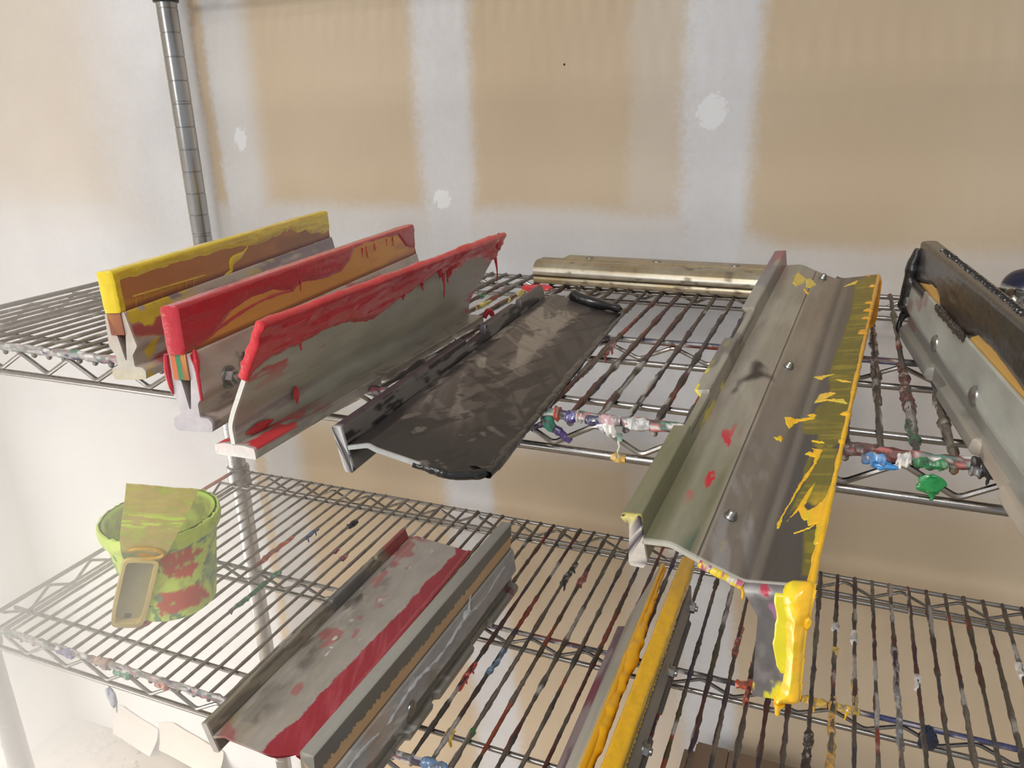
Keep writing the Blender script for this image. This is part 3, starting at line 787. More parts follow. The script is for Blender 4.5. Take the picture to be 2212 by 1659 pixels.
# ---- C: red flood bar
def C_foot(u, w, v, nu, nv):
    c = base(len(u), srgb(180, 176, 166), .15)
    a = fbm(w * 40, u * 200 + v * 200, 301, 4)
    lay(c, srgb(140, 134, 126), ss(.5, .62, a) * .6, .3)
    lay(c, srgb(200, 60, 66), ss(.52, .58, fbm(w * 35, u * 120, 307, 3)) * ss(.10, .03, w) * (v > .004), .9)
    lay(c, srgb(206, 206, 204), (w < .0025) * .8, .2)
    lay(c, srgb(190, 80, 84), (w < .002) * (v < .0012) * ss(.45, .6, a), .6)
    lay(c, srgb(200, 60, 66), ss(.36, .375, w) * .6, .9)
    return c
def C_plate(u, w, v, nu, nv):
    c = base(len(u), srgb(186, 186, 171), .2)
    a = fbm(w * 12, v * 50, 311, 4); b = fbm(w * 40 + v * 200, v * 160, 321, 4)
    lay(c, srgb(168, 163, 154), ss(.46, .62, a) * .6, .3)
    lay(c, srgb(146, 126, 132), ss(.55, .64, fbm(w * 20 - v * 300, v * 40, 331, 3)) * ss(.13, .06, w) * .6, .5)
    lay(c, srgb(196, 66, 72), ss(.64, .68, fbm(w * 30, v * 120, 341, 3)) * ss(.03, .06, v) * ss(.12, .05, w), .8)
    lay(c, srgb(172, 168, 150), ss(.022, .026, v) * ss(.034, .029, v) * .5, .2)
    lay(c, srgb(206, 206, 204), (w < .0022) * .8, .2)
    lay(c, srgb(190, 70, 76), ss(.58, .62, b) * ss(.34, .37, w), .8)
    return c
eC = floodbar('flood_bar', (.5857, -.1389, .003), -1.5, -.8, .1, 1.0125, .366, C_foot, C_plate, [(.157, .165), (.292, .300)], sideC, w1f=lambda u, v: np.clip((v - .02) * .33, -.004, .03), dw=.0015, ds=.0015)
tag(eC, 'bare metal flood bar standing on its foot, upper edge dripping with red ink', 'flood bar')
RC = srgb(208, 54, 64)
pc = np.array([(.0046, .0555), (.0198, .0861)]) * 1.0125
dC = (pc[1] - pc[0]) / np.linalg.norm(pc[1] - pc[0]); nC = np.array([dC[1], -dC[0]]) * .00155
pathC = rnd([pc[0] - dC * .004 + nC, pc[1] + nC + dC * .0006, pc[1] - nC + dC * .0006, pc[0] - dC * .004 - nC], .0012, False, 4)
def C_t(s, w, u, v):
    kx = [-.01, .0, .0045, .02, .048, .075, .10, .13, .147, .16, .185, .215, .243, .252, .262, .273, .30, .314, .345, .372, .40]
    ky = [-.004, -.004, .004, .0095, .0110, .0135, .0130, .006, .002, .006, .0125, .018, .0250, .0170, .0250, .0120, .0225, .0235, .0205, .012, .009]
    m = s - np.interp(w, kx, ky) - .0028 * (fbm(w * 110, 0 * w, 45, 3) - .5)
    th = np.minimum(.0019, m * .4) * (.45 + 1.1 * fbm(w * 42, s * 160, 55, 4))
    return th * (1 + .5 * ss(.5, .7, fbm(w * 26, s * 120, 57, 3))) - .0001
w_top = .366 + .021
def warp_end(mb):       # follow the slanting far end of the plate
    V = mb.V[-1]; v = V[:, 2]
    V[:, 1] = np.where(V[:, 1] > .3, V[:, 1] + (V[:, 1] - .3) / .087 * np.clip((v - .0861) * .33, -.03, .0), V[:, 1])
mb = MB(); ink_strip(mb, pathC, -.0012, w_top, C_t, lambda s, w, t: lay(base(len(s), RC, 1), srgb(186, 30, 44), ss(.5, .7, fbm(w * 30, s * 90, 61, 3)) * .5), cap0=True, cap1=True); warp_end(mb)
pt = lambda s_, w, off=0: (pc[0][0] + dC[0] * s_ + nC[0] * (1 + off), w, pc[0][1] + dC[1] * s_ + nC[1] * (1 + off))
for w, s_, L in ((.252, .018, .022), (.262, .020, .012), (.243, .024, .006), (.215, .016, .006), (.046, .012, .008), (.384, .010, .026), (.185, .012, .004)):
    drip(mb, pt(s_, w, .6), L, .0013, (.0, -.02, -1), c4(RC), int(w * 900))
lump(mb, pt(.029, .377), .0032, .008, .008, c4(RC), 5, .35)
mb.build('ink_coat', M_INK, eC)
mb = MB()
q = np.linspace(0, 1, 14)[:, None]
P = np.array([.0046, .366, .004]) + q * np.array([.006, .010, .007]) + np.sin(q * np.pi) * np.array([0, 0, .006]) + (q ** 3) * np.array([.004, .004, -.024])
tube(mb, P, np.interp(np.linspace(0, 1, 14), [0, .3, .6, 1], [.002, .003, .0032, .0006]), 10, col=c4(RC)); mb.build('ink_splash', M_INK, eC)
mb = MB(); lump(mb, (.0014 - .0095, .062, .0205), .0006, .0035, .006, c4(srgb(206, 60, 66)), 3, .3); mb.build('ink_splash', M_INK, eC)
mb = MB(); lump(mb, (-.0106, .024, .0105), .0008, .013, .003, c4(srgb(200, 60, 66)), 6, .4); mb.build('ink_splash', M_INK, eC)

# ---- D: black flood bar lying with its plate across the deck
PL_LOW = ((.0036, .0160), (.0170, .0190), (.0215, .0168), (.0463, .0113), (.0876, .0016))
FT_LOW = ((-.0064, .0290), (-.0004, .0292), (.0062, .0010), (.0052, 0), (0, 0))
def sideL(u, v, m):
    k = m * (v > .022); return u, np.where(v > .022, v * (1 - m) + .022 * m, v)
def D_foot(u, w, v, nu, nv):
    c = base(len(u), srgb(120, 116, 112), .3)
    a = fbm(w * 34, v * 260 + u * 100, 401, 4)
    lay(c, srgb(40, 38, 40), ss(.44, .52, a) * ss(.006, .012, v), .9)
    lay(c, srgb(62, 52, 58), ((nv > .6) & (w > .004)) * .9, .8)
    lay(c, srgb(216, 216, 216), (w < .002) * .85, .1)
    lay(c, srgb(40, 38, 40), (w < .002) * ss(.56, .6, fbm(u * 300, v * 200, 9, 3)), .8)
    return c
def D_plate(u, w, v, nu, nv):
    c = base(len(u), srgb(84, 78, 74), .6)
    a = fbm(w * 22 + u * 30, u * 46, 411, 4); b = fbm(w * 36 + u * 120, u * 30, 421, 4)
    sft = fbm(w * 26, u * 60, 431, 3)
    lay(c, srgb(150, 142, 132), ss(.52, .57, a) * ss(.055, .045, u) * ss(.03, .09, w) * .9, .3)
    lay(c, srgb(92, 84, 82), ss(.55, .60, b) * ss(.06, .03, u) * .7, .5)
    lay(c, srgb(42, 39, 40), ss(.56, .60, sft) * ss(.30, .14, w + .06 * a) * .9, .8)
    lay(c, srgb(38, 36, 37), ss(.13, .03, w + .05 * (b - .5) * 2) * .92, .85)
    lay(c, srgb(30, 29, 30), ss(.078, .084, u), .9)
    lay(c, srgb(58, 53, 51), ss(.05, .062, u) * ss(.13, .2, w) * .8, .7)
    lay(c, srgb(44, 41, 42), ss(.62, .65, fbm(w * 90 + u * 160, u * 30, 441, 3)) * ss(.045, .07, u), .8)
    sk = fbm(w * 150 + u * 90, u * 34, 461, 4); sl = fbm(w * 60 - u * 160, u * 90 + 5, 471, 4)
    lay(c, srgb(126, 117, 108), ss(.58, .64, sk) * ss(.062, .05, u) * ss(.10, .2, w) * .75, .4)
    lay(c, srgb(34, 32, 33), ss(.60, .65, sl) * ss(.02, .035, u) * .8, .85)
    lay(c, srgb(112, 104, 98), ss(.64, .69, sl * .5 + sk * .5) * ss(.16, .04, w) * .7, .6)
    lay(c, srgb(40, 38, 40), ss(.018, .010, u) * ss(.40, .50, fbm(w * 40, u * 100, 451, 3)) * .8, .7)
    lay(c, srgb(214, 216, 214), (w < .0018) * (u < .05) * .8, .2)
    return c
def nearcorner(u, v): return .022 * ss(.052, .088, u) ** 2
eD = floodbar('flood_bar', (.6537, -.1374, .0032), -3.9, -.53, -.23, .984, .418, D_foot, D_plate, [(.20, .245), (.33, .345)], sideL, PL_LOW, FT_LOW, None, nearcorner, .0024, .0013, .0012)
tag(eD, 'flood bar coated with black ink lying flat on the upper shelf', 'flood bar')
BK = srgb(34, 32, 33)
pe = np.array([(.062, .0079), (.0876, .0016)]) * .984
dD = (pe[1] - pe[0]) / np.linalg.norm(pe[1] - pe[0]); nD = np.array([-dD[1], dD[0]]) * .0012
pathD = rnd([pe[0] + nD, pe[1] + nD, pe[1] - nD, pe[0] - nD], .0008, False, 4)[::-1]
def D_t(s, w, u, v):
    m = (u / .984 - .0835) + .004 * (fbm(w * 70, 0 * w, 63, 3) - .5) + .022 * ss(.028, .0, w)
    return np.minimum(.0014, m * .4) * (.5 + fbm(w * 60, s * 200, 71, 3)) - .0001
mb = MB(); ink_strip(mb, pathD, .016, .418, D_t, lambda s, w, t: base(len(s), BK, 1))
for i in range(9):
    w = .07 + .30 * vn(i * 2.7, 8); drip(mb, (.0862 * .984, w, .002), .002 + .004 * vn(i * 1.7, 3), .0009, (.3, 0, -1), c4(BK), i)
mb.build('ink_coat', M_INK, eD)
mb = MB()
q = np.linspace(0, 1, 30)
P = np.stack([.030 + .056 * q, .4175 + 0 * q - .006 * np.sin(q * np.pi), .0166 - .013 * q + .004], 1)
tube(mb, P, np.interp(q, [0, .05, .4, .8, .93, 1], [.002, .0058, .0062, .0034, .0046, .001]), 12, col=c4(BK), jit=lambda a, t: 1 + .25 * (vn(a * .4, np.sin(t) + 4, 3) - .5))
mb.build('ink_splash', M_INK, eD)
q = np.linspace(0, 1, 70)      # thick rolled rim of ink round the near corner
uu = np.interp(q, [0, .35, .62, .75, 1], [.046, .068, .0835, .0872, .0874]) * .984
ww = np.interp(q, [0, .35, .55, .68, .8, 1], [.0004, .004, .013, .024, .034, .075])
vv = np.interp(uu / .984, [.0463, .0876], [.0113, .0016]) * .984 - .0008
mb = MB(); tube(mb, np.stack([uu, ww - .0006, vv], 1), np.interp(q, [0, .12, .25, .5, .8, 1], [.0014, .0018, .0030, .0036, .0026, .0012]) * (.75 + .5 * fbm(q * 12, 0 * q, 5, 3)), 12, col=c4(srgb(28, 27, 28)), jit=lambda a, t: 1 + .35 * (vn(a * .35, np.sin(t) + 4, 13) - .5))
mb.build('ink_rim', M_INK, eD)
# ---- E: big flood bar with yellow ink propped on the metal bar at the back
PL_E = ((.0070, .0150), (.0206, .0166), (.0345, .0108), (.0553, .0034), (.0845, .0090))
FT_E = ((-.0042, .0278), (.0060, .0292), (.0066, .0240), (.0092, .0028), (.0072, -.0010), (.0005, -.0010), (-.0004, .0010), (.0006, .022))
FILM = srgb(108, 100, 36)
def E_foot(u, w, v, nu, nv):
    c = base(len(u), srgb(150, 146, 134), .3)
    a = fbm(w * 26, v * 120 + u * 120, 501, 4); b = fbm(w * 14, u * 60 + v * 40, 511, 3)
    lay(c, srgb(112, 112, 84), ss(.16, .05, w + .06 * (b - .5)) * .85, .5)
    lay(c, srgb(150, 84, 92), ss(.30, .36, w) * ss(.45, .56, a) * .9, .6)
    lay(c, srgb(112, 110, 116), ss(.5, .6, b) * ss(.26, .3, w) * .7, .4)
    lay(c, srgb(214, 196, 64), ss(.60, .64, a) * ss(.10, .13, w) * ss(.24, .2, w), .9)
    lay(c, srgb(90, 84, 80), ss(.56, .62, b) * ss(.12, .18, w) * ss(.3, .2, w) * .7, .5)
    lay(c, srgb(212, 206, 200), (w < .002) * .85, .2)
    lay(c, srgb(224, 210, 96), (w < .0025) * (v > .025) * .7, .7)
    lay(c, srgb(60, 50, 70), (w < .002) * ss(.58, .62, fbm(u * 400, v * 300, 19, 3)), .6)
    return c
def E_plate(u, w, v, nu, nv):
    c = base(len(u), srgb(152, 144, 132), .3)
    a = fbm(w * 16, u * 60, 521, 4); b = fbm(w * 34 + u * 60, u * 70, 531, 4); d = fbm(w * 9, u * 30, 541, 3); st = fbm(w * 90, u * 22, 551, 3)
    lay(c, srgb(174, 167, 154), ss(.44, .62, a) * .6, .3)
    # left strip between flange and groove
    lay(c, srgb(112, 112, 84), ss(.034, .030, u) * ss(.15, .04, w + .05 * (d - .5)) * .85, .5)
    lay(c, srgb(150, 150, 136), ss(.030, .034, u) * 0 + ss(.014, .018, u) * ss(.030, .026, u) * .35, .2)
    lay(c, srgb(120, 66, 72), ss(.52, .60, a) * ss(.05, .08, w) * ss(.16, .11, w) * ss(.034, .022, u) * .85, .6)
    lay(c, srgb(190, 44, 60), ss(.66, .69, fbm(w * 50, u * 160, 561, 3)) * ss(.03, .06, w) * ss(.14, .1, w) * (u < .03), .8)
    lay(c, srgb(56, 92, 84), ss(.60, .66, d) * ss(.07, .02, w) * (u < .03) * .7, .6)
    lay(c, srgb(52, 48, 44), ss(.0006, .0003, np.abs(u - .0335)), .6)
    # main plate
    lay(c, srgb(130, 119, 107), ss(.034, .036, u) * (.55 + .4 * ss(.35, .6, a)), .4)
    lay(c, srgb(112, 104, 96), ss(.034, .036, u) * ss(.30, .10, w) * .75, .4)
    lay(c, srgb(150, 148, 150), ss(.034, .036, u) * ss(.50, .60, b) * ss(.16, .03, w) * .5, .4)
    lay(c, srgb(86, 80, 75), ss(.050, .056, u) * .85, .5)
    lay(c, srgb(70, 66, 63), ss(.054, .060, u) * ss(.26, .12, w) * .85, .5)
    lay(c, srgb(128, 120, 110), ss(.0565, .059, u) * ss(.064, .0605, u) * .55, .2)
    # yellow film on the right edge, combed across
    jx = .0012 * (st - .5); fm = np.full(u.shape, -1.0)
    for kk, pl in EP.items(): fm = np.maximum(fm, psdf(pl, u + jx, w + .002 * (fbm(w * 200, u * 300, 577, 2) - .5)))
    ft = (v > .0005) & (nv > 0)
    lay(c, FILM, ss(-.0004, .0006, fm) * ft * .94, .7)
    lay(c, srgb(150, 134, 42), ss(.0, .002, fm) * ft * ss(.52, .62, fbm(w * 260, u * 20, 581, 3)) * .6, .8)
    lay(c, srgb(206, 170, 40), ss(.0, .002, fm) * ft * ss(.072, .079, u + (w - .07) * .06) * ss(.088, .062, w) * ss(.040, .055, w) * .8, .9)
    lay(c, srgb(46, 43, 44), ss(-.003, .004, psdf(EBLK, u + .010 * (b - .5), w + .030 * (a - .5))) * ss(.40, .62, .5 * b + .5 * fbm(w * 90 + u * 60, u * 160, 579, 3) + .08) * .95, .6)
    lay(c, srgb(150, 126, 44), ss(.05, .065, u) * ss(.35, .41, w) * ss(.05, .07, u - .02 * b) * .3, .5)
    lay(c, srgb(200, 170, 60), ss(.60, .64, fbm(w * 60, u * 90, 601, 3)) * ss(.05, .0, w) * ss(.028, .032, u) * ss(.044, .038, u), .9)
    lay(c, srgb(206, 204, 196), (w < .0015) * .7, .3)
    return c
def psdf(poly, u, w):
    """signed distance (positive inside) to a polygon given in millimetres"""
    P = np.asarray(poly, float) / 1000; sh = np.shape(u); x = np.ravel(u); y = np.ravel(w)
    d = np.full(x.shape, 1e9); ins = np.zeros(x.shape, bool)
    for i in range(len(P)):
        a, b = P[i - 1], P[i]; e = b - a; px, py = x - a[0], y - a[1]
        t = np.clip((px * e[0] + py * e[1]) / (e @ e + 1e-15), 0, 1)
        d = np.minimum(d, (px - t * e[0]) ** 2 + (py - t * e[1]) ** 2)
        if a[1] != b[1]:
            c = ((a[1] <= y) != (b[1] <= y)) & (x < (b[0] - a[0]) * (y - a[1]) / (b[1] - a[1]) + a[0]); ins ^= c
    d = np.sqrt(d)
    return np.where(ins, d, -d).reshape(sh)
EP = dict(
film_main=[(66.55, 178.6), (66.44, 169.4), (64.25, 161.7), (59.48, 157.6), (60.31, 144.6), (64.06, 141.4), (70.04, 140.2), (70.43, 135.1), (68.39, 133.1), (69.6, 127.2), (74.36, 121.3), (75.92, 127.1), (78.58, 123.2), (80.58, 125.1), (85, 136.8), (85, 177.5)],
film_low=[(74.12, 127.1), (82.98, 123.2), (83.69, 95.9), (84.09, 80.8), (83.37, 72.8), (78.72, 64.7), (72.6, 68.2), (70.71, 64.2), (66.18, 56.2), (68.61, 76.1), (70.71, 94.8), (72.24, 106.4), (74.16, 115.6)],
film_strip=[(70.94, 116.6), (70.28, 94.8), (68.97, 88.7), (67.47, 102.7), (68.2, 113.7)],
film_bot=[(75.56, 42.2), (83.5, 45), (84.6, 8), (79.77, 8)],
film_up=[(67.14, 418.7), (85.2, 431), (85.3, 382.4), (85, 232.1), (85, 186.8), (85, 167.7), (64.42, 168.8), (64.56, 177.0), (70.57, 186.4), (69.12, 210.3), (66.62, 221.5), (66.82, 254.9), (68.95, 293.3), (69.84, 336.3), (68.34, 377.9)])
EY = [
[(48.44, 157.5), (51.09, 160.2), (55.98, 161.6), (63.06, 163.5), (66.68, 161.6), (57.52, 157.7), (55.37, 152.3), (53.32, 146.0), (50.55, 150.8)],
[(60.72, 166.4), (64.86, 168.4), (66.62, 166.1), (65.09, 162.8), (62.5, 164.0)],
[(46.26, 130.1), (48.23, 131.6), (49.76, 135.6), (51.91, 133.1), (51.64, 128.8), (48.33, 128.1)],
[(67.56, 134.2), (74.9, 132.0), (75.19, 129.5), (68.12, 131.6)],
[(66.6, 125.7), (75.08, 122.7), (74.59, 119.4), (73.95, 113.8), (73.43, 107.3), (71.65, 97.4), (71.57, 94.8), (69.82, 88.7), (68.33, 81.0), (67.12, 72.0), (65.25, 62.3), (64.12, 53.8), (64.17, 43.5), (62.78, 43.3), (62.27, 47.7), (64.89, 64.7), (66.41, 76.8), (67.63, 86.1), (68.5, 92.1), (71.8, 106.4), (71.74, 113.7), (65.89, 117.5), (68.09, 121.3), (70.14, 119.4), (70.1, 123.3)],
[(62.78, 43.3), (68.13, 54.1), (70.85, 60.4), (72.89, 54.4), (74.47, 51.6), (75.94, 52.4), (77.28, 46.7), (80.65, 49.1), (80.98, 43.4), (81.68, 31.8), (84.99, 32.1), (85.09, 57.5), (84.53, 76.8), (81.77, 72.7), (78.72, 64.7), (75.24, 60.6), (73.13, 64.4), (75.72, 88.9), (73.65, 82.1), (71.35, 71.4), (69.24, 60.3), (66.98, 51.0)],
[(70.57, 40.4), (75.17, 43.6), (81.33, 49.9), (77.47, 43.8), (72.21, 39.8)],
[(19.23, 391.8), (21.25, 401.2), (25.28, 397.1), (28.79, 396.3), (28.61, 385.6), (23.86, 366.8), (20.16, 374.7)],
[(28.39, 393.2), (31.68, 400.1), (37.8, 392.3), (34.67, 378.0), (30.84, 375.7)],
[(29.59, 372.8), (35.4, 366.6), (34.44, 361.7), (30.34, 367.5)],
[(56.96, 222.7), (71.1, 226.6), (64.25, 220.2), (63.35, 217.1)],
[(70.77, 217.9), (78.4, 215.4), (83.03, 211.0), (76.23, 212.6)],
[(62.65, 182.8), (64.69, 195.6), (70.47, 198.1), (74.88, 196.2), (68.0, 188.1), (79.85, 187.8), (82.92, 179.9), (70.65, 185.7)],
[(57.93, 406.1), (63.51, 414.7), (68.56, 420.9), (67.83, 410.6)]]
EBLK = [(17.83, 209.9), (24.36, 218.8), (26.77, 198.4), (34.13, 190.7), (25.69, 183.2), (20.61, 182.4), (18.87, 165.5), (12.1, 155.5), (10.53, 159.6), (16.03, 172.9), (16.6, 182.7), (20.19, 194.5)]
eE = floodbar('flood_bar', (.832, -.157, -.0100), 4.1, 8.0, 0, 1.0, .426, E_foot, E_plate, [(.0935, .1385), (.223, .281)], lambda u, v, m: (np.where(u < .0015, u * (1 - m) + .0015 * m, u), np.where(v > .024, v - .002 * m, v)), PL_E, FT_E, lambda u, v: np.where(u < .05, -.003, .004), None, .0022, .0012, .0008, M_FILM)
tag(eE, 'large grey flood bar whose hanging end tab is thick with yellow ink', 'flood bar')
eE.matrix_world = frame_m((.8282, -.1413, -.0201), 4.1, 8.0, 0) @ Matrix.Scale(1.047, 4)
YE = srgb(238, 184, 34)
def studs(u, w, v):
    mb = MB(); tl = math.atan2(-.0074, .0208)
    V0 = MB(); lathe(V0, [(.0003, 0), (.0033, 0), (.0034, .001), (.0026, .0022), (.0024, .0036), (.0016, .0046), (.0003, .0048)], (0, 0, 0), 16)
    P = V0.V[0]; c, s = math.cos(tl), math.sin(tl)
    X = np.stack([P[:, 0] * c - P[:, 2] * s + u, P[:, 1] + w, P[:, 0] * s + P[:, 2] * c + v], 1)
    return mb.add(X, V0.F).build('screw', M_BOLT, eE)
for w in (.0401, .2236, .4105): studs(.0404, w, .0099)
mb = MB()    # screw hole
lathe(mb, [(.0002, .0146), (.0015, .0146), (.0015, .0152), (.0002, .0152)], (.0243, .365, 0), 12, col=c4((.03, .03, .03))); mb.build('screw_hole', M_BLACKP, eE)
# folded tab
ax, ay = .0553, .0034; bx_, by_ = .0845, .0090
n, m = 46, 34
ss_ = np.linspace(0, 1, n); tt = np.linspace(0, 1, m)
lx = np.interp(ss_, [0, .1, .28, 1], [0, .002, .0085, .0098]); rx = np.interp(ss_, [0, .2, 1], [1, .985, 1.0]) * .0300
def tabpt(s_, t_, off):
    L = .0560
    x = np.interp(s_, ss_, lx) * (1 - t_) + np.interp(s_, ss_, rx) * t_
    d = np.array([bx_ - ax, by_ - ay]); d = d / np.linalg.norm(d)
    a = np.minimum(s_ / .07, 1) * math.radians(74)
    out = L * (np.minimum(s_, .07) * .7 + np.maximum(s_ - .07, 0) * math.cos(math.radians(74)))
    dn = L * (np.minimum(s_, .07) * .4 + np.maximum(s_ - .07, 0) * math.sin(math.radians(74)))
    nb = np.stack([0 * a, -np.sin(a), np.cos(a)], -1)
    X = np.stack([ax + d[0] * x, -out, ay + d[1] * x - dn], -1)
    return X + nb * np.asarray(off)[..., None]
Sg, Tg = np.meshgrid(ss_, tt, indexing='ij')
Vt = tabpt(Sg, Tg, 0 * Sg + .0011).reshape(-1, 3); Vb = tabpt(Sg, Tg, 0 * Sg - .0009).reshape(-1, 3)
sx, tx = Sg.ravel(), Tg.ravel()
c = base(len(Vt), srgb(112, 108, 108), .3)
lay(c, srgb(176, 172, 170), ss(.0, .05, sx) * ss(.14, .07, sx) * .7, .1)
lay(c, srgb(196, 128, 180), ss(.60, .66, fbm(tx * 5, sx * 12, 7, 3)) * ss(.12, .18, sx) * ss(.36, .3, sx), .8)
lay(c, srgb(170, 44, 70), ss(.64, .68, fbm(tx * 6 + 3, sx * 14, 17, 3)) * ss(.22, .1, sx), .8)
lay(c, srgb(84, 80, 80), ss(.4, .6, fbm(tx * 3, sx * 5, 27, 3)) * .6, .4)
lay(c, srgb(196, 190, 52), ss(.55, .6, fbm(tx * 5, sx * 9, 37, 3)) * ss(.78, .9, sx), .9)
f1 = [tuple(q) for q in grid_faces(n, m)]
mb = MB(); mb.add(Vt, f1, c); mb.add(Vb, [q[::-1] for q in f1], c)
ring = [i * m for i in range(n)] + [(n - 1) * m + j for j in range(1, m)] + [i * m + m - 1 for i in range(n - 2, -1, -1)]
nv = n * m; F = [(ring[i], ring[i + 1], ring[i + 1] + nv, ring[i] + nv) for i in range(len(ring) - 1)]
mb2 = MB(); mb2.add(np.concatenate([Vt, Vb]), f1 + [tuple(x + nv for x in q[::-1]) for q in f1] + F, np.concatenate([c, c])); mb2.build('folded_tab', M_FILM, eE, 50)
# thick ink on the tab
n, m = 90, 60
Sg, Tg = np.meshgrid(np.linspace(-.04, 1.07, n), np.linspace(-.02, 1.08, m), indexing='ij')
left = np.interp(Sg, [-.04, 0, .1, .3, .55, .75, .9, 1.0, 1.07], [.72, .62, .60, .62, .66, .70, .62, .46, .50])
dl = (Tg - left - .05 * (fbm(Sg * 12, 0 * Sg, 5, 3) - .5)) * .030
dr = (np.interp(Sg, [-.04, .1, .2, .3, .8, 1.0, 1.07], [1.02, 1.04, 1.06, .99, 1.02, 1.07, 1.0]) - Tg) * .030
db = (np.interp(Tg, [0, .5, .6, .7, 1, 1.1], [.97, .99, 1.07, 1.02, 1.0, .95]) - Sg) * .056
dist = np.minimum(np.minimum(dl, dr), np.minimum(db, (Sg + .045) * .05))
th = .0042 * np.sqrt(np.clip(dist / .006, 0, 1)) * (.75 + .5 * fbm(Sg * 7, Tg * 5, 9, 3)) + .0014 * np.exp(-((Sg - .93) / .09) ** 2) * (dist > 0) + np.where(dist < 0, dist * .5, 0)
th = np.maximum(th, -.0009)
V = tabpt(np.clip(Sg, 0, 2), Tg, .0011 + th); V[..., 1] += 0; V = V + np.stack([0 * Sg, np.minimum(Sg, 0) * -.08, 0 * Sg], -1)
keep = (dist > -.0016).ravel(); F = grid_faces(n, m); F = F[keep[F].all(1)]
cI = lay(base(n * m, YE, 1), srgb(222, 206, 40), ss(.55, .3, fbm(Sg.ravel() * 9, Tg.ravel() * 4, 11, 3)) * ss(.010, .003, dl.ravel()) * .8)
mb = MB(); mb.add(V.reshape(-1, 3), [tuple(q) for q in F], cI)
V2 = tabpt(np.clip(Sg, 0, 2), Tg, 0 * Sg - .0009 - np.maximum(th, 0) * .25); V2 = V2 + np.stack([0 * Sg, np.minimum(Sg, 0) * -.08, 0 * Sg], -1)
kp = keep & ((Sg > .9) | (Tg > .9)).ravel(); F2 = grid_faces(n, m)[:, ::-1]; F2 = F2[kp[F2].all(1)]; mb.add(V2.reshape(-1, 3), [tuple(q) for q in F2], cI)
pb = tabpt(np.array(1.03), np.array(.62), np.array(.001)); drip(mb, pb, .007, .0019, (0, -.3, -1), c4(YE), 3)
lump(mb, tabpt(np.array(.30), np.array(1.02), np.array(.001)), .002, .0018, .0035, c4(YE), 4, .3)
mb.build('ink_coat', M_INK, eE)
# lemon film on the tab beside it
Sg, Tg = np.meshgrid(np.linspace(.04, .80, 60), np.linspace(.30, .80, 40), indexing='ij')
d2 = np.minimum(Tg - np.interp(Sg, [.04, .3, .5, .7, .8], [.50, .40, .36, .48, .66]) - .06 * (fbm(Sg * 9, 0 * Sg, 3, 3) - .5), np.minimum(Sg - .06, .76 - Sg) * 1.5)
V = tabpt(Sg, Tg, .0011 + np.clip(d2 * .02, -.0005, .0006)); F = grid_faces(60, 40); kp = (d2 > -.03).ravel(); F = F[kp[F].any(1)]
mb = MB(); mb.add(V.reshape(-1, 3), [tuple(q) for q in F], base(2400, srgb(206, 196, 34), 1)); mb.build('ink_film', M_INK, eE)
# ink bead along the right edge of the plate
pe = np.array([(.0700, .0062), (.0848, .0090)]); dE = (pe[1] - pe[0]) / np.linalg.norm(pe[1] - pe[0]); nE = np.array([-dE[1], dE[0]]) * .0011
pathE = rnd([pe[0] + nE, pe[1] + nE, pe[1] - nE, pe[0] - nE], .0008, False, 4)[::-1]
def E_t(s, w, u, v):
    ed = .0828 + .0012 * (fbm(w * 90, 0 * w, 73, 3) - .5) - np.interp(w, [0, .03, .045, .06, .075, .085, .12, .43], [.0006, .0010, .0012, .0022, .0010, .0, .0, .0])
    spk = .0045 * (ss(.70, .80, fbm(w * 150, 0 * w, 83, 2)))
    m = u - ed + spk * ss(.1, .2, w)
    low = (s < .0155)      # underside keeps a thin coat
    return np.minimum(.0012, m * .5) * (.6 + .8 * fbm(w * 80, s * 300, 91, 3)) - .00012
mb = MB(); ink_strip(mb, pathE, -.001, .430, E_t, lambda s, w, t: lay(base(len(s), YE, 1), srgb(206, 148, 44), ss(.12, .3, w) * .8), .0007, .0011)
Pp = np.stack([0 * np.linspace(0, 1, 10) + .0862, .392 + .036 * np.linspace(0, 1, 10), .004 - .014 * np.sin(np.linspace(0, 1, 10) * np.pi)], 1)
mb.build('ink_coat', M_INK, eE)
far_tab = rnd([(.0565, .0030), (.0845, .0085), (.0856, -.036), (.0800, -.0432), (.0620, -.0432), (.0565, -.036)], .005, True, 4)
extrude(MB(), far_tab, .4275, .4300, .001, .003, lambda u, w, v, nu, nv: base(len(u), srgb(120, 116, 112), .3)).build('folded_tab', M_FILM, eE)
extrude(MB(), rnd([(.0720, .0080), (.0850, .0098), (.0876, .004), (.0872, -.032), (.0835, -.0405), (.0745, -.0400), (.0700, -.02)], .004, True, 4), .4262, .4315, .001, .003, lambda u, w, v, nu, nv: base(len(u), srgb(206, 138, 34), 1)).build('ink_coat', M_INK, eE)
def sheet_patch(pts, rgb, hgt, seed, name='ink_splash', parent=None):
    """irregular patches of thick ink given as (u, w, ru, rw) discs on E's right-hand lip"""
    mb = MB()
    for k, (u, w, ru, rw) in enumerate(pts):
        v = np.interp(u, [.0206, .0345, .0553, .0845], [.0166, .0108, .0034, .0090]) + .0010
        lump(mb, (u, w, v), ru, rw, hgt, c4(rgb), seed + k, .55, 9)
    return mb.build(name, M_INK, parent or eE)
def plate_v(u): return np.interp(u, [.0070, .0206, .0345, .0553, .0845], [.0150, .0166, .0108, .0034, .0090]) + .00112
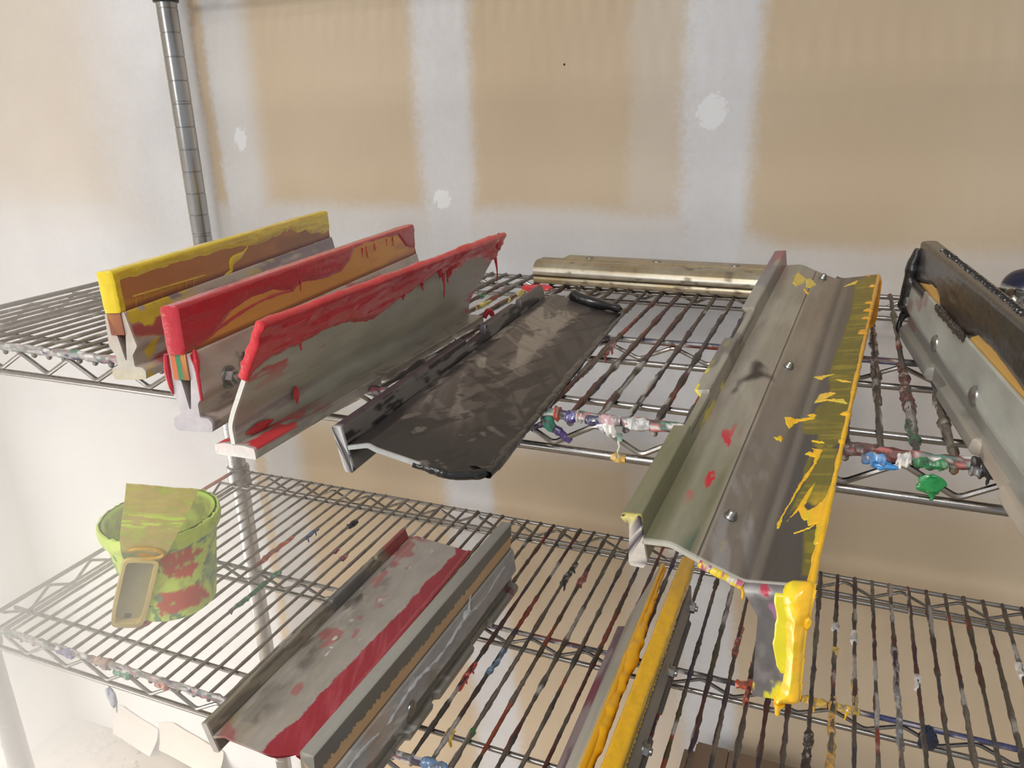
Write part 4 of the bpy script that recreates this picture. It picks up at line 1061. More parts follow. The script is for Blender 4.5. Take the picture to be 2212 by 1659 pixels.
for kk, pl in enumerate(EY):
    P = np.array(pl) / 1000; (ua, wa), (ub, wb) = P.min(0) - .0008, P.max(0) + .0008
    nu_, nw_ = int((ub - ua) / .00028) + 2, int((wb - wa) / .00075) + 2
    Ug, Wg = np.meshgrid(np.linspace(ua, ub, nu_), np.linspace(wa, wb, nw_))
    sd = psdf(pl, Ug + .0009 * (fbm(Wg * 500, Ug * 700, kk, 3) - .5), Wg + .0016 * (fbm(Wg * 300, Ug * 900, kk + 9, 3) - .5))
    T = np.minimum(.00062, sd * .7) * (.45 + 1.1 * fbm(Ug * 900 + Wg * 60, Wg * 160, kk + 3, 3)); T = np.maximum(T, -.0004)
    F = grid_faces(nw_, nu_)[:, ::1]; kp = (T > -.00035).ravel(); F = F[kp[F].any(1)]
    dull = 1.0 if kk > 5 else .0
    cc = lay(base(Ug.size, YE, 1), srgb(206, 196, 40), ss(.5, .65, fbm(Ug.ravel() * 500, Wg.ravel() * 90, kk, 3)) * .7)
    lay(cc, srgb(204, 184, 96), np.full(Ug.size, .75 if kk in (7, 8) else (.35 if kk > 9 else 0)))
    if len(F): MB().add(np.stack([Ug, Wg, plate_v(Ug) + T], -1).reshape(-1, 3), [tuple(q) for q in F], cc).build('ink_splash', M_INK, eE)
mb = MB()
q = np.linspace(0, 1, 40)       # yellow and grey crust on the near edge
P = np.stack([.0345 + .0205 * q, 0 * q - .0008, .0108 - .0073 * q - .0006], 1)
tube(mb, P, .0014 + .0012 * fbm(q * 14, 0 * q, 5, 3), 10, colf=lambda V: lay(lay(base(len(V), srgb(224, 196, 60), 1), srgb(186, 182, 170), ss(.50, .56, fbm(V[:, 0] * 300, V[:, 2] * 500, 8, 3))), srgb(180, 90, 120), ss(.65, .7, fbm(V[:, 0] * 260, V[:, 2] * 400, 28, 3))))
drip(mb, (.0552, -.001, .003), .008, .0011, col=c4(YE)); mb.build('ink_crust', M_INK, eE)

# ---- F: brass-stained bar lying along the back
F_BODY = [(.002, 0), (.0, .003), (-.0005, .008), (.001, .0115), (.0022, .0122), (.0016, .0130), (-.0012, .0150), (-.0020, .0200), (.0, .0275), (.0045, .0335), (.0110, .0365), (.0190, .0370), (.0225, .0350), (.0225, .0360), (.034, .0360), (.0345, .034), (.030, .020), (.028, .0)]
eF = empty('squeegee', (.5695, .398, .003), 90 - 1.0 + 3.5, 0, 0)
def F_col(u, w, v, nu, nv):
    c = base(len(u), srgb(182, 172, 150), .1)
    a = fbm(w * 9, v * 60 + u * 60, 701, 4); b = fbm(w * 90, v * 200 + u * 200, 711, 4)
    lay(c, srgb(150, 128, 84), ss(.42, .62, a) * .75, .3)
    lay(c, srgb(196, 194, 186), ss(.0107, .0135, v) * ss(.0207, .0155, v) * .7, .0)
    lay(c, srgb(92, 80, 60), ss(.64, .70, b) * .7, .5)
    lay(c, srgb(60, 56, 50), ss(.0008, .0003, np.abs(v - .0122)) * (u < -.0) * 0 + (np.abs(v - .0092) < .0006) * .9, .6)
    return c
# local frame: w runs along the wall to the right, u away from the wall -> mirror the outline
extrude(MB(), rnd([(-a, b * .74) for a, b in F_BODY], .0012), 0, .287, .004, .0016, F_col).build('holder', M_GOLD, eF)
extrude(MB(), [(-.0352, .0235), (-.0352, .0268), (-.060, .0262), (-.060, .0225)], .028, .284, .01, .004, lambda u, w, v, nu, nv: base(len(u), srgb(60, 62, 74), .6)).build('blade', M_RUB, eF)
extrude(MB(), [(-.0225, .0265), (-.0225, .0288), (-.046, .0288), (-.046, .0262), (-.035, .0262), (-.035, .0265)], .030, .286, .01, .004, lambda u, w, v, nu, nv: base(len(u), srgb(176, 160, 132), .2)).build('clamp_plate', M_GOLD, eF)
for w in (.062, .145, .235):
    mb = MB(); lathe(mb, [(.0003, .0287), (.0052, .0287), (.0050, .0297), (.0034, .0306), (.0003, .0309)], (-.031, w, 0), 18); mb.build('screw', M_BOLT, eF)
tag(eF, 'brass stained metal squeegee lying along the back of the upper shelf', 'squeegee')

# ---- G: black inked squeegee on the right
def G_hold(u, w, v, nu, nv):
    c = base(len(u), srgb(190, 194, 188), .1)
    a = fbm(w * 12, v * 40, 801, 4)
    lay(c, srgb(174, 177, 171), ss(.45, .62, a) * .6, .1)
    lay(c, srgb(128, 124, 118), (v < .021) * .7, .2)
    lay(c, srgb(176, 164, 150), (v < .011) * ss(.18, .1, w) * .8, .3)
    lay(c, srgb(150, 110, 104), ss(.60, .66, fbm(w * 40, v * 60, 805, 3)) * ss(.28, .31, w) * .6, .5)
    lay(c, srgb(40, 38, 38), ss(.335, .342, w + .004 * a) * ss(.046, .05, v), .9)
    return c
eG = squeegee('squeegee', (1.0105, -.1171, .003), -5.97, 0, -2.04, .958, .390, G_hold, lambda u, w, v, nu, nv: base(len(u), srgb(222, 176, 92), .3), [(.222, .265), (.065, .125)])
tag(eG, 'upright silver squeegee with black ink over its blade, at the right edge', 'squeegee')
GK = srgb(44, 41, 40)
def blade_path_l(s, lo=.0545, hi=.0885):
    return rnd([(.0178 * s, lo * s), (.0178 * s, hi * s), (.0056 * s, (hi - .0008) * s), (.0056 * s, lo * s)], .0016, False, 4)
def G_t(s, w, u, v):
    Lp = .0795 * .958 + 0
    tot = (.034 * 2 + .0122) * .958
    sl = tot - s       # distance up from the lower edge of the left face
    kx = [0, .08, .14, .18, .196, .206, .25, .285, .292, .31, .33, .35, .39]
    ky = [.006, .005, .0095, .009, .003, -.002, -.004, -.001, .0055, .010, .010, .006, .0]
    m1 = sl - np.interp(w, kx, ky) - .0012 * (fbm(w * 80, 0 * w, 13, 3) - .5)
    m = np.where(u < .010, m1, .004)
    return np.minimum(.0013, m * .35) * (.7 + .6 * fbm(w * 40, s * 200, 15, 3)) - .0001
def G_ic(s, w, t):
    c = base(len(s), srgb(36, 34, 34), 1)
    sl = .0768 - s
    lay(c, srgb(70, 50, 36), ss(.010, .004, sl) * ss(.40, .30, w) * .6)
    lay(c, srgb(86, 84, 82), ss(.0345, .0375, s) * ss(.044, .041, s) * .25)
    return c
mb = MB(); ink_strip(mb, blade_path_l(.958), 0, .391, G_t, G_ic, cap1=True)
for i in range(46):      # comb of little ridges on the top of the blade
    w = .075 + .27 * i / 45; lump(mb, (.0128, w, .0853 + .0002), .0022 + .0018 * vn(i * 1.3, 5), .0012, .0012, c4(BLK), i, .3, 5)
mb.build('ink_coat', M_INK, eG)
mb = MB()
q = np.linspace(0, 1, 40)
P = np.stack([.0040 - .002 * np.sin(q * 3), .3925 + .002 * np.sin(q * 4), .078 - .060 * q], 1)
tube(mb, P, np.interp(q, [0, .1, .5, .85, 1], [.003, .0055, .0068, .0088, .0035]), 14, col=c4(BLK), jit=lambda a, t: 1 + .35 * (vn(a * .25, np.sin(t) * 1.3 + 6, 9) - .5))
P = np.stack([.001 - .003 * np.sin(q * 3.1), .391 - .004 * q, .020 - .020 * q], 1)
tube(mb, P, np.interp(q, [0, .3, .7, 1], [.004, .0022, .003, .0012]), 10, col=c4(BLK))
mb.build('ink_splash', M_INK, eG)
mb = MB()
for i in range(22):
    w = .20 + .085 * i / 21; lump(mb, (.0022, w, .0505 + .0015 * vn(i * 2.2, 6)), .0014, .0035, .0028, c4(srgb(56, 50, 46)), i, .5, 7)
mb.build('ink_crust', M_INK, eG)
for w in (.2632, .1469, .030):
    mb = MB(); lathe(mb, [(.0003, 0), (.0068, 0), (.0066, .0010), (.0048, .0024), (.0022, .0031), (.0003, .0033)], (.0011, w, .0293), 26, ax='-x'); mb.build('bolt', M_BOLT, eG)

# ---- chrome fitting poking in at the right edge
eQ = empty('chrome_knob', (1.076, .35, .003))
tag(eQ, 'shiny chrome knob with a dark blue inked cap behind the black squeegee', 'knob')
def Q_col(V):
    c = base(len(V), srgb(200, 200, 198), 0)
    return lay(c, srgb(30, 34, 60), ss(.036, .038, V[:, 2] + .002 * vn(V[:, 0] * 300, V[:, 1] * 300, 3)), 1)
mb = MB(); pr_ = [(.001, 0), (.018, 0), (.0195, .004), (.0200, .012), (.0215, .020), (.0220, .030), (.0215, .036), (.0190, .042), (.0140, .0475), (.007, .0505), (.001, .0515)]
lathe(mb, rnd(pr_, .003, False, 3), (0, 0, 0), 40, colf=Q_col); mb.build('knob_body', mat_col('inked_chrome', metal=1, rough=.12, wrough=.2, mottling=.05, bump=.03), eQ)
mb = MB(); lump(mb, (-.016, -.016, .019), .006, .004, .006, c4(srgb(206, 178, 60)), 4, .3); mb.build('ink_splash', M_INK, eQ)
mb = MB(); box(mb, (-.040, -.004, .024), (-.0195, .003, .032)); mb.build('wing_lever', mat_flat('dark_lever', srgb(52, 54, 44), .3, .4), eQ)

# ================================================================== lower shelf things
# ---- H: flood bar with a red stained edge
def H_foot(u, w, v, nu, nv):
    c = base(len(u), srgb(148, 140, 124), .3)
    a = fbm(w * 22, v * 140 + u * 120, 901, 4)
    lay(c, srgb(104, 98, 88), ss(.48, .6, a) * .8, .4)
    lay(c, srgb(150, 56, 62), ss(.33, .35, w) * .85, .8)
    lay(c, srgb(96, 98, 104), ss(.20, .22, w) * ss(.30, .27, w) * .7, .4)
    lay(c, srgb(188, 184, 180), (w < .002) * .8, .2)
    return c
def H_plate(u, w, v, nu, nv):
    c = base(len(u), srgb(178, 172, 164), .3)
    a = fbm(w * 15, u * 46, 911, 4); b = fbm(w * 26, u * 70, 921, 4); d = fbm(w * 40 + u * 20, u * 60, 931, 3)
    lay(c, srgb(132, 126, 114), ss(.46, .60, a) * ss(.06, .01, u) * ss(.35, .22, w) * .8, .4)
    lay(c, srgb(84, 80, 74), ss(.58, .72, b) * ss(.05, .01, u) * .7, .6)
    lay(c, srgb(60, 56, 54), ss(.64, .68, d) * ss(.028, .012, u) * ss(.10, .14, w) * .9, .7)
    lay(c, srgb(164, 150, 110), ss(.56, .64, fbm(w * 20, u * 60, 941, 3)) * ss(.12, .03, w) * ss(.05, .02, u) * .7, .4)
    lay(c, srgb(172, 96, 96), ss(.66, .74, fbm(w * 24 + 5, u * 55, 951, 3)) * .75, .7)
    lay(c, srgb(168, 82, 86), ss(.385, .395, w + .01 * (b - .5)) * ss(.04, .02, u) * .8, .7)
    lay(c, srgb(206, 200, 194), ss(.80, .83, fbm(w * 40, u * 130, 961, 3)) * .8, .7)
    lay(c, srgb(176, 166, 150), ss(.55, .62, d) * ss(.08, .02, w) * .6, .3)
    ed = np.interp(w, [0, .05, .10, .2, .3, .36, .385, .40], [.057, .062, .0655, .070, .0735, .077, .079, .070]) / 1.07
    m = u - ed + .005 * (np.floor(fbm(w * 60, 0 * w, 971, 2) * 9) / 9 - .5)
    lay(c, srgb(160, 48, 60), ss(-.0005, .0005, m), .85)
    lay(c, srgb(190, 92, 104), ss(-.0005, .0005, m) * ss(.45, .75, fbm(w * 160 + u * 420, u * 60, 981, 3)) * ss(.30, .2, w) * ss(.0, .05, w) * .6, .8)
    lay(c, srgb(150, 40, 52), ss(.0845, .0855, u / 1.0) * .5, .8)
    return c
eH = floodbar('flood_bar', (.4163, -.0615, -.3584), -2.33, -1.54, 5.84, 1.07, .399, H_foot, H_plate, [(.205, .215), (.315, .322)], lambda u, v, m: (u, np.where(v > .022, v - .0025 * m, v)), PL_LOW, FT_LOW, None, lambda u, v: .018 * ss(.06, .094, u) ** 2, .0024, .0014, .0013)
tag(eH, 'grey flood bar with a maroon stripe of ink down its edge on the lower shelf', 'flood bar')
RH = srgb(158, 40, 54)
pe = np.array([(.0600, .0083), (.0876, .0016)]) * 1.07
dH = (pe[1] - pe[0]) / np.linalg.norm(pe[1] - pe[0]); nH = np.array([-dH[1], dH[0]]) * .0012
pathH = rnd([pe[0] + nH, pe[1] + nH, pe[1] - nH, pe[0] - nH], .0008, False, 4)[::-1]
def H_t(s, w, u, v):
    m = u / 1.07 - .0822 + .003 * (fbm(w * 60, 0 * w, 5, 3) - .5)
    return np.minimum(.0016, m * .5) * (.6 + .7 * fbm(w * 50, s * 200, 9, 3)) - .0001
mb = MB(); ink_strip(mb, pathH, .010, .400, H_t, lambda s, w, t: base(len(s), RH, 1)); mb.build('ink_coat', M_INK, eH)
for (u, w, a, b) in ((.030, .165, .003, .004), (.036, .14, .0012, .005), (.034, .150, .004, .0015)):
    mb = MB(); lump(mb, (u * 1.07, w, np.interp(u, [.02, .0463, .0876], [.0172, .0113, .0016]) * 1.07 + .0012), a, b, .0006, c4(srgb(206, 198, 192)), int(w * 999), .5, 8); mb.build('ink_splash', M_INK, eH)

# ---- I: upright squeegee with grey ink
def I_hold(u, w, v, nu, nv):
    c = base(len(u), srgb(176, 176, 176), .3)
    a = fbm(w * 14, v * 80, 1001, 4); b = fbm(w * 34, v * 140, 1011, 4); d = fbm(w * 60 + v * 100, v * 100, 1021, 3)
    lay(c, srgb(128, 124, 112), ss(.03, .02, v) * .7, .3)
    lay(c, srgb(180, 182, 186), ss(.40, .66, a) * ss(.02, .03, v) * .8, .5)
    lay(c, srgb(150, 146, 136), ss(.50, .70, b) * ss(.044, .034, v) * .7, .4)
    lay(c, srgb(206, 206, 204), ss(.60, .70, d) * ss(.32, .1, w) * .8, .8)
    lay(c, srgb(190, 166, 142), ss(.55, .70, fbm(w * 12 + 3, v * 40, 1031, 3)) * ss(.16, .04, w) * .8, .5)
    lay(c, srgb(120, 50, 54), ss(.72, .76, fbm(w * 20 + 7, v * 40, 1041, 3)) * (v < .03) * .7, .6)
    return c
def I_blade(u, w, v, nu, nv):
    c = base(len(u), srgb(212, 176, 132), .3)
    ed = .0735 - .003 * (fbm(w * 14, 0 * w, 3, 2) - .5)
    jag = .0065 * fbm(w * 380, 0 * w, 7, 2) * ss(.38, .2, w) + .001
    m = v - (ed - jag)
    lay(c, srgb(106, 106, 102), ss(-.0004, .0004, m), .5)
    lay(c, srgb(128, 126, 120), ss(.0, .004, m) * .5, .5)
    lay(c, srgb(176, 174, 166), ss(.087, .0875, v) * .7, .4)
    lay(c, srgb(80, 78, 76), ss(.058, .0568, v) * .7, .5)
    return c
eI = squeegee('squeegee', (.5512, -.1075, -.3585), .41, -.54, -2.85, 1.067, .394, I_hold, I_blade, [(.03, .125), (.172, .185), (.268, .315)])
tag(eI, 'upright squeegee with dried grey ink on its tan blade, beside the maroon striped bar', 'squeegee')
q = np.linspace(0, 1, 160)
mb = MB(); tube(mb, np.stack([.0232 + .0012 * (1 - np.abs(2 * q - 1)), .02 + .345 * q, .0475 + .003 * np.sin(q * 21)], 1), .0021 * (.25 + 1.1 * fbm(q * 46, 0 * q, 3, 3)), 8, col=c4(srgb(190, 192, 197)), jit=lambda a, t: 1 + .6 * (vn(a * .4, np.sin(t) * 1.5 + 4, 3) - .5)); mb.build('ink_crust', M_INK, eI)
mb = MB(); lump(mb, (.0236, .262, .052), .003, .009, .006, c4(srgb(204, 208, 212)), 5, .6); drip(mb, (.0236, .268, .055), .016, .0011, (0, .3, 1), c4(srgb(206, 210, 214)), 3); mb.build('ink_splash', M_INK, eI)
mb = MB(); lump(mb, (.0225, .389, .050), .003, .006, .009, c4(srgb(176, 170, 174)), 8, .6); mb.build('ink_splash', M_INK, eI)
mb = MB(); lathe(mb, [(.0003, 0), (.0074, 0), (.0072, .001), (.005, .0024), (.0003, .0034)], (.0268, .135, .031), 24, ax='x', col=c4(srgb(120, 118, 114), 0)); mb.build('bolt', M_BOLT, eI)

# ---- J: silver flood bar with yellow edge
def J_foot(u, w, v, nu, nv):
    c = base(len(u), srgb(150, 134, 136), .4)
    a = fbm(w * 20, u * 100 + v * 100, 1101, 4)
    lay(c, srgb(112, 84, 96), ss(.48, .6, a) * .8, .5)
    lay(c, srgb(120, 40, 60), ss(.23, .25, w) * ss(.29, .27, w) * .7, .7)
    return c
def J_plate(u, w, v, nu, nv):
    c = base(len(u), srgb(186, 186, 178), .0)
    a = fbm(w * 12, v * 50, 1111, 4)
    lay(c, srgb(156, 154, 146), ss(.45, .62, a) * .5, .1)
    lay(c, srgb(126, 110, 116), ss(.030, .022, v) * .8, .4)
    lay(c, srgb(212, 186, 70), ss(.068, .080, v) * ss(.34, .2, w) * .6, .6)
    return c
eJ = floodbar('flood_bar', (.7522, -.1221, -.3594), -.6, 0, .77, .956, .372, J_foot, J_plate, [(.15, .16), (.29, .30)], sideC, w1f=lambda u, v: np.clip((v - .004) * .40 - .01, -.012, .024))
tag(eJ, 'silver flood bar with a yellow ink lip, standing between two squeegees on the lower shelf', 'flood bar')
YJ = srgb(232, 168, 22)
pc2 = np.array([(.0046, .0555), (.0198, .0861)]) * .956
d2_ = (pc2[1] - pc2[0]) / np.linalg.norm(pc2[1] - pc2[0]); n2_ = np.array([d2_[1], -d2_[0]]) * .00155
pathJ = rnd([pc2[0] - d2_ * .012 + n2_, pc2[1] + n2_ + d2_ * .0006, pc2[1] - n2_ + d2_ * .0006, pc2[0] - d2_ * .012 - n2_], .0012, False, 4)
def J_t(s, w, u, v):
    tot = .0445 * 2; side = s < .0462
    k1 = np.interp(w, [0, .05, .09, .11, .14, .17, .21, .25, .30, .33, .36, .40], [.020, .014, .018, .030, .014, .008, .006, .012, .022, .034, .030, .026])
    m1 = s - k1 - .004 * (fbm(w * 60, 0 * w, 7, 3) - .5)
    m2 = np.interp(w, [0, .1, .2, .35, .4], [.0505, .050, .0490, .0475, .0475]) - s + .001 * (fbm(w * 60, 0 * w, 17, 3) - .5)
    m = np.minimum(m1, m2)
    return np.minimum(.0032, m * .5) * (.5 + .8 * fbm(w * 26, s * 90, 27, 3)) - .0001
mb = MB(); ink_strip(mb, pathJ, 0, .394, J_t, lambda s, w, t: lay(base(len(s), YJ, 1), srgb(196, 124, 20), ss(.030, .018, s) * .6), cap1=True); mb.build('ink_coat', M_INK, eJ)
q = np.linspace(0, 1, 120)
mb = MB(); tube(mb, np.stack([pc2[1][0] + .0024 - .0012 * ss(.6, .9, q) + .002 * fbm(q * 6, 0 * q, 4, 2), .0 + .392 * q, pc2[1][1] - .0035 - .002 * fbm(q * 7, 0 * q, 14, 2)], 1), np.interp(q, [0, .12, .30, .36, .46, .60, .70, .8, .9, 1], [.0034, .0036, .0044, .0066, .0048, .0068, .0050, .0036, .0030, .0018]) * (.8 + .4 * fbm(q * 30, 0 * q, 24, 3)), 14, colf=lambda V: lay(base(len(V), srgb(236, 176, 28), 1), srgb(176, 104, 16), ss(.083, .074, V[:, 2] + .003 * fbm(V[:, 1] * 60, 0 * V[:, 1], 4, 2)) * .9), jit=lambda a, t: 1 + .5 * (vn(a * .4, np.sin(t) + 4, 3) - .5)); mb.build('ink_bead', M_INK, eJ)

# ---- K: upright squeegee with yellow blade
def K_hold(u, w, v, nu, nv):
    c = base(len(u), srgb(146, 142, 136), .3)
    a = fbm(w * 12, v * 60, 1201, 4)
    lay(c, srgb(128, 124, 120), ss(.45, .62, a) * .7, .3)
    lay(c, srgb(84, 78, 76), (v < .021) * .6, .3)
    lay(c, srgb(120, 64, 60), ss(.60, .66, fbm(w * 20, v * 60, 1211, 3)) * (v < .026) * .7, .5)
    return c
def K_blade(u, w, v, nu, nv):
    c = base(len(u), srgb(150, 140, 92), .5)
    lay(c, srgb(146, 136, 110), ss(.3, .7, fbm(w * 20, v * 80, 5, 3)) * .6, .5)
    return c
eK = squeegee('squeegee', (.7686, -.1038, -.359), .084, -.16, -6.83, 1.006, .39, K_hold, K_blade, [(.10, .125), (.20, .24)])
tag(eK, 'upright squeegee with bright yellow ink on its blade on the lower shelf', 'squeegee')
YK = srgb(236, 182, 34)
def K_t(s, w, u, v):
    ed = np.interp(w, [0, .08, .16, .20, .24, .30, .34, .40], [.021, .0205, .021, .018, .016, .010, .006, .004])
    m = np.where(u > .012, s - ed + .003 * (fbm(w * 50, 0 * w, 7, 3) - .5), .004)
    return np.minimum(.0016, m * .4) * (.5 + 1.0 * fbm(w * 90, s * 260, 27, 4)) - .0001
def K_ic(s, w, t): return lay(base(len(s), YK, 1), srgb(206, 160, 60), ss(.26, .36, w) * .6)
mb = MB(); ink_strip(mb, blade_path(1.006), -.0005, .39, K_t, K_ic, cap1=True)
mb.build('ink_coat', M_INK, eK)
q = np.linspace(0, 1, 420)
mb = MB(); tube(mb, np.stack([.0181 + 0 * q, .02 + .29 * q, .0585 + .004 * ss(.6, 1, q) + .0012 * np.sin(q * 60)], 1), .0010 * (.35 + 1.0 * np.abs(np.sin(q * 150)) * (.5 + vn(q * 60, 5))), 8, col=c4(srgb(226, 186, 60)))
drip(mb, (.0184, .262, .066), .030, .0006, (.25, -.2, -1), c4(srgb(226, 186, 60)), 4)
mb.build('ink_splash', M_INK, eK)
for w in (.2724, .1626, .3880): hexnut(eK, .0240, w - .002, .031, .0062, .0062, 1)

# ---- ink tub and its plastic scraper
eM = empty('ink_tub', (.193, .119, ZL + .003))
tag(eM, 'neon yellow green plastic ink tub splashed with red on the lower shelf', 'tub')
def M_colf(V):
    x, y, z = V[:, 0], V[:, 1], V[:, 2]; a = np.arctan2(y, x); r = np.hypot(x, y)
    c = base(len(V), srgb(228, 255, 112), .5)
    n1 = fbm(a * 3.2 + 9, z * 60, 3, 4); n2 = fbm(a * 5 + 3, z * 80, 13, 4); n3 = fbm(a * 9, z * 120, 23, 3)
    lay(c, srgb(216, 236, 140), ss(.5, .65, n3) * .6, .6)
    lay(c, srgb(70, 140, 124), ss(.60, .66, n2) * .8, .7)
    lay(c, srgb(150, 190, 150), ss(.0, .3, a + .2) * ss(.5, .6, n1) * .7, .6)
    aa = a - (-.62)                      # red splash facing the camera
    top = ss(.36, .30, np.abs(aa - .08) + .7 * (n1 - .5)) * ss(.060, .064, z + .028 * (n2 - .5) + .03 * np.abs(aa)) * ss(.100, .095, z)
    bot = ss(.60, .54, np.abs(aa - .05) + .7 * (n2 - .5)) * ss(.046, .042, z + .02 * (n1 - .5)) * ss(.004, .010, z - .02 * (n3 - .3))
    lay(c, srgb(220, 92, 68), np.maximum(top, bot), .8)
    lay(c, srgb(206, 226, 110), ss(.66, .7, n3) * .7, .8)
    lay(c, srgb(80, 150, 136), ss(.58, .63, n2) * ss(.094, .097, z) * ss(.104, .101, z) * .9, .7)
    lay(c, srgb(226, 252, 112), ss(.100, .106, z) * .7, .8)
    return c
mb = MB()
h = .119
prof = [(.001, 0), (.046, 0), (.048, .002), (.0612, h - .022), (.0618, h - .020), (.0650, h - .019), (.0660, h - .016), (.0664, h - .004), (.0658, h), (.0632, h + .0004)]
th_n = 160
lathe(mb, dens(rnd(prof, .0012, False, 2), .0025, False), (0, 0, 0), th_n, colf=M_colf)
F = mb.F; mb.F = F[:-1]          # open top
V = mb.V[0]; rr = np.hypot(V[:, 0], V[:, 1]); an = np.arctan2(V[:, 1], V[:, 0])
bulge = .0011 * fbm(an * 7 + 4, V[:, 2] * 90, 5, 3) + .0034 * ss(.095, .112, V[:, 2]) * fbm(an * 22 + 4, V[:, 2] * 240, 9, 4)
V[:, 0] += np.cos(an) * bulge; V[:, 1] += np.sin(an) * bulge; V[:, 2] += .0040 * ss(h - .004, h, V[:, 2]) * (fbm(an * 18 + 9, 0 * an, 19, 4) - .4)
mb.build('tub_wall', M_BUCK, eM)
def in_col(V):
    a = np.arctan2(V[:, 1], V[:, 0]); n1 = fbm(a * 4 + 9, V[:, 2] * 60, 43, 4)
    c = base(len(V), srgb(196, 204, 96), .5); lay(c, srgb(220, 246, 104), ss(.5, .62, n1) * .8, .8); lay(c, srgb(140, 150, 80), ss(.60, .68, 1 - n1) * .7, .6)
    return lay(c, srgb(206, 246, 84), ss(h - .006, h, V[:, 2]), .8)
mb = MB(); lathe(mb, dens([(.0628, h + .0006), (.0600, h - .004), (.0585, h - .02), (.050, .030), (.047, .022), (.001, .020)], .003, False), (0, 0, 0), 64, colf=in_col)
mb.F = [f for f in mb.F if len(f) == 4] + [mb.F[-1]]
mb.build('tub_lining', M_BUCK, eM)
# scraper, standing in front of the tub and leaning on its rim
Pb = np.array([.1790, .0580, ZL + .0050]); Pr = np.array([.2420, .0545, ZL + .003 + .120])
Td = (Pr - Pb) / np.linalg.norm(Pr - Pb); Rv = np.array([.76, .65, 0]); Rv = Rv - Td * (Rv @ Td); Rv /= np.linalg.norm(Rv); Nv = np.cross(Rv, Td)
eN = empty('ink_scraper', Pb); eN.matrix_world = Matrix(((Rv[0], Td[0], Nv[0], Pb[0]), (Rv[1], Td[1], Nv[1], Pb[1]), (Rv[2], Td[2], Nv[2], Pb[2]), (0, 0, 0, 1)))
tag(eN, 'yellow plastic ink scraper leaning on the front of the neon tub', 'scraper')
SPL = srgb(228, 206, 132)
def plate3(mb, outline, z0, z1, colf, ds=.003):
    P = dens(outline, ds); n = len(P)
    ar = np.sum(P[:, 0] * np.roll(P[:, 1], -1) - np.roll(P[:, 0], -1) * P[:, 1])
    if ar < 0: P = P[::-1]
    V = np.concatenate([np.c_[P, np.full(n, z0)], np.c_[P, np.full(n, z1)]])
    F = [tuple(range(n))[::-1], tuple(range(n, 2 * n))] + [(i, (i + 1) % n, (i + 1) % n + n, i + n) for i in range(n)]
    return mb.add(V, F, colf(V))
# blade as a fine sheet so the ink streaks can be coloured
nx, ny = 50, 60
yb0, yb1 = .1165, .231
Tg, Yg = np.meshgrid(np.linspace(0, 1, nx), np.linspace(yb0, yb1, ny))
tt = (Yg - yb0) / (yb1 - yb0)
xl = np.interp(tt, [0, .1, .3, .85, 1], [-.0220, -.0260, -.0305, -.0345, -.0360]); xr = np.interp(tt, [0, .08, .25, .6, 1], [.0150, .0205, .0235, .0290, .0335])
Xg = xl * (1 - Tg) + xr * Tg; Yg = Yg + .0016 * (fbm(Xg * 130, 0 * Xg, 3, 3) - .5) * (tt > .97) + .02 * 0
bend = .005 * tt ** 2
def Nb_col():
    x, y, t = Xg.ravel(), Yg.ravel(), tt.ravel()
    c = base(len(x), srgb(216, 200, 128), .5)
    st = fbm(x * 60, y * 420, 5, 4); b = fbm(x * 70, y * 110, 15, 4)
    lay(c, srgb(200, 200, 112), ss(.45, .6, b) * .7, .6)
    lay(c, srgb(224, 252, 112), ss(.46, .60, st) * ss(.38, .48, t) * ss(.70, .58, t), .9)
    lay(c, srgb(216, 214, 100), ss(.60, .72, st) * ss(.66, .76, t) * .8, .9)
    lay(c, srgb(200, 220, 100), ss(.64, .74, b) * .6, .9)
    lay(c, srgb(110, 140, 110), ss(.14, .06, t) * .75, .6)
    return lay(c, srgb(216, 170, 80), ss(.62, .68, fbm(x * 60 + 4, y * 200, 25, 3)) * ss(.3, .12, t), .8)
cN = Nb_col(); f = [tuple(q) for q in grid_faces(ny, nx)]
Vt = np.stack([Xg, Yg, bend + .0030 - .0016 * tt], -1).reshape(-1, 3); Vb = np.stack([Xg, Yg, bend + .0006 * 0 - .0012], -1).reshape(-1, 3)
ring = list(range(nx)) + [i * nx + nx - 1 for i in range(1, ny)] + [(ny - 1) * nx + j for j in range(nx - 2, -1, -1)] + [i * nx for i in range(ny - 2, 0, -1)]
nv = nx * ny
F = f + [tuple(x + nv for x in q[::-1]) for q in f] + [(ring[(i + 1) % len(ring)], ring[i], ring[i] + nv, ring[(i + 1) % len(ring)] + nv) for i in range(len(ring))]
MB().add(np.concatenate([Vt, Vb]), F, np.concatenate([cN, cN])).build('scraper_blade', M_BUCK, eN)
ho = rnd([(-.0180, .000), (.0155, .000), (.0170, .03), (.0150, .120), (-.0215, .120), (-.0205, .03)], .010, True, 6)
hi_ = [(-.0145, .008), (.0115, .008), (.0125, .03), (.0110, .114), (-.0178, .114), (-.0165, .03)]
hi_ = rnd(hi_, .006, True, 6)
mb = MB(); plate3(mb, ho, -.0045, -.0015, lambda V: lay(base(len(V), srgb(186, 180, 140), .3), srgb(150, 158, 138), ss(.03, .11, V[:, 1]) * .7, .4)); mb.build('handle_back', M_BUCK, eN)
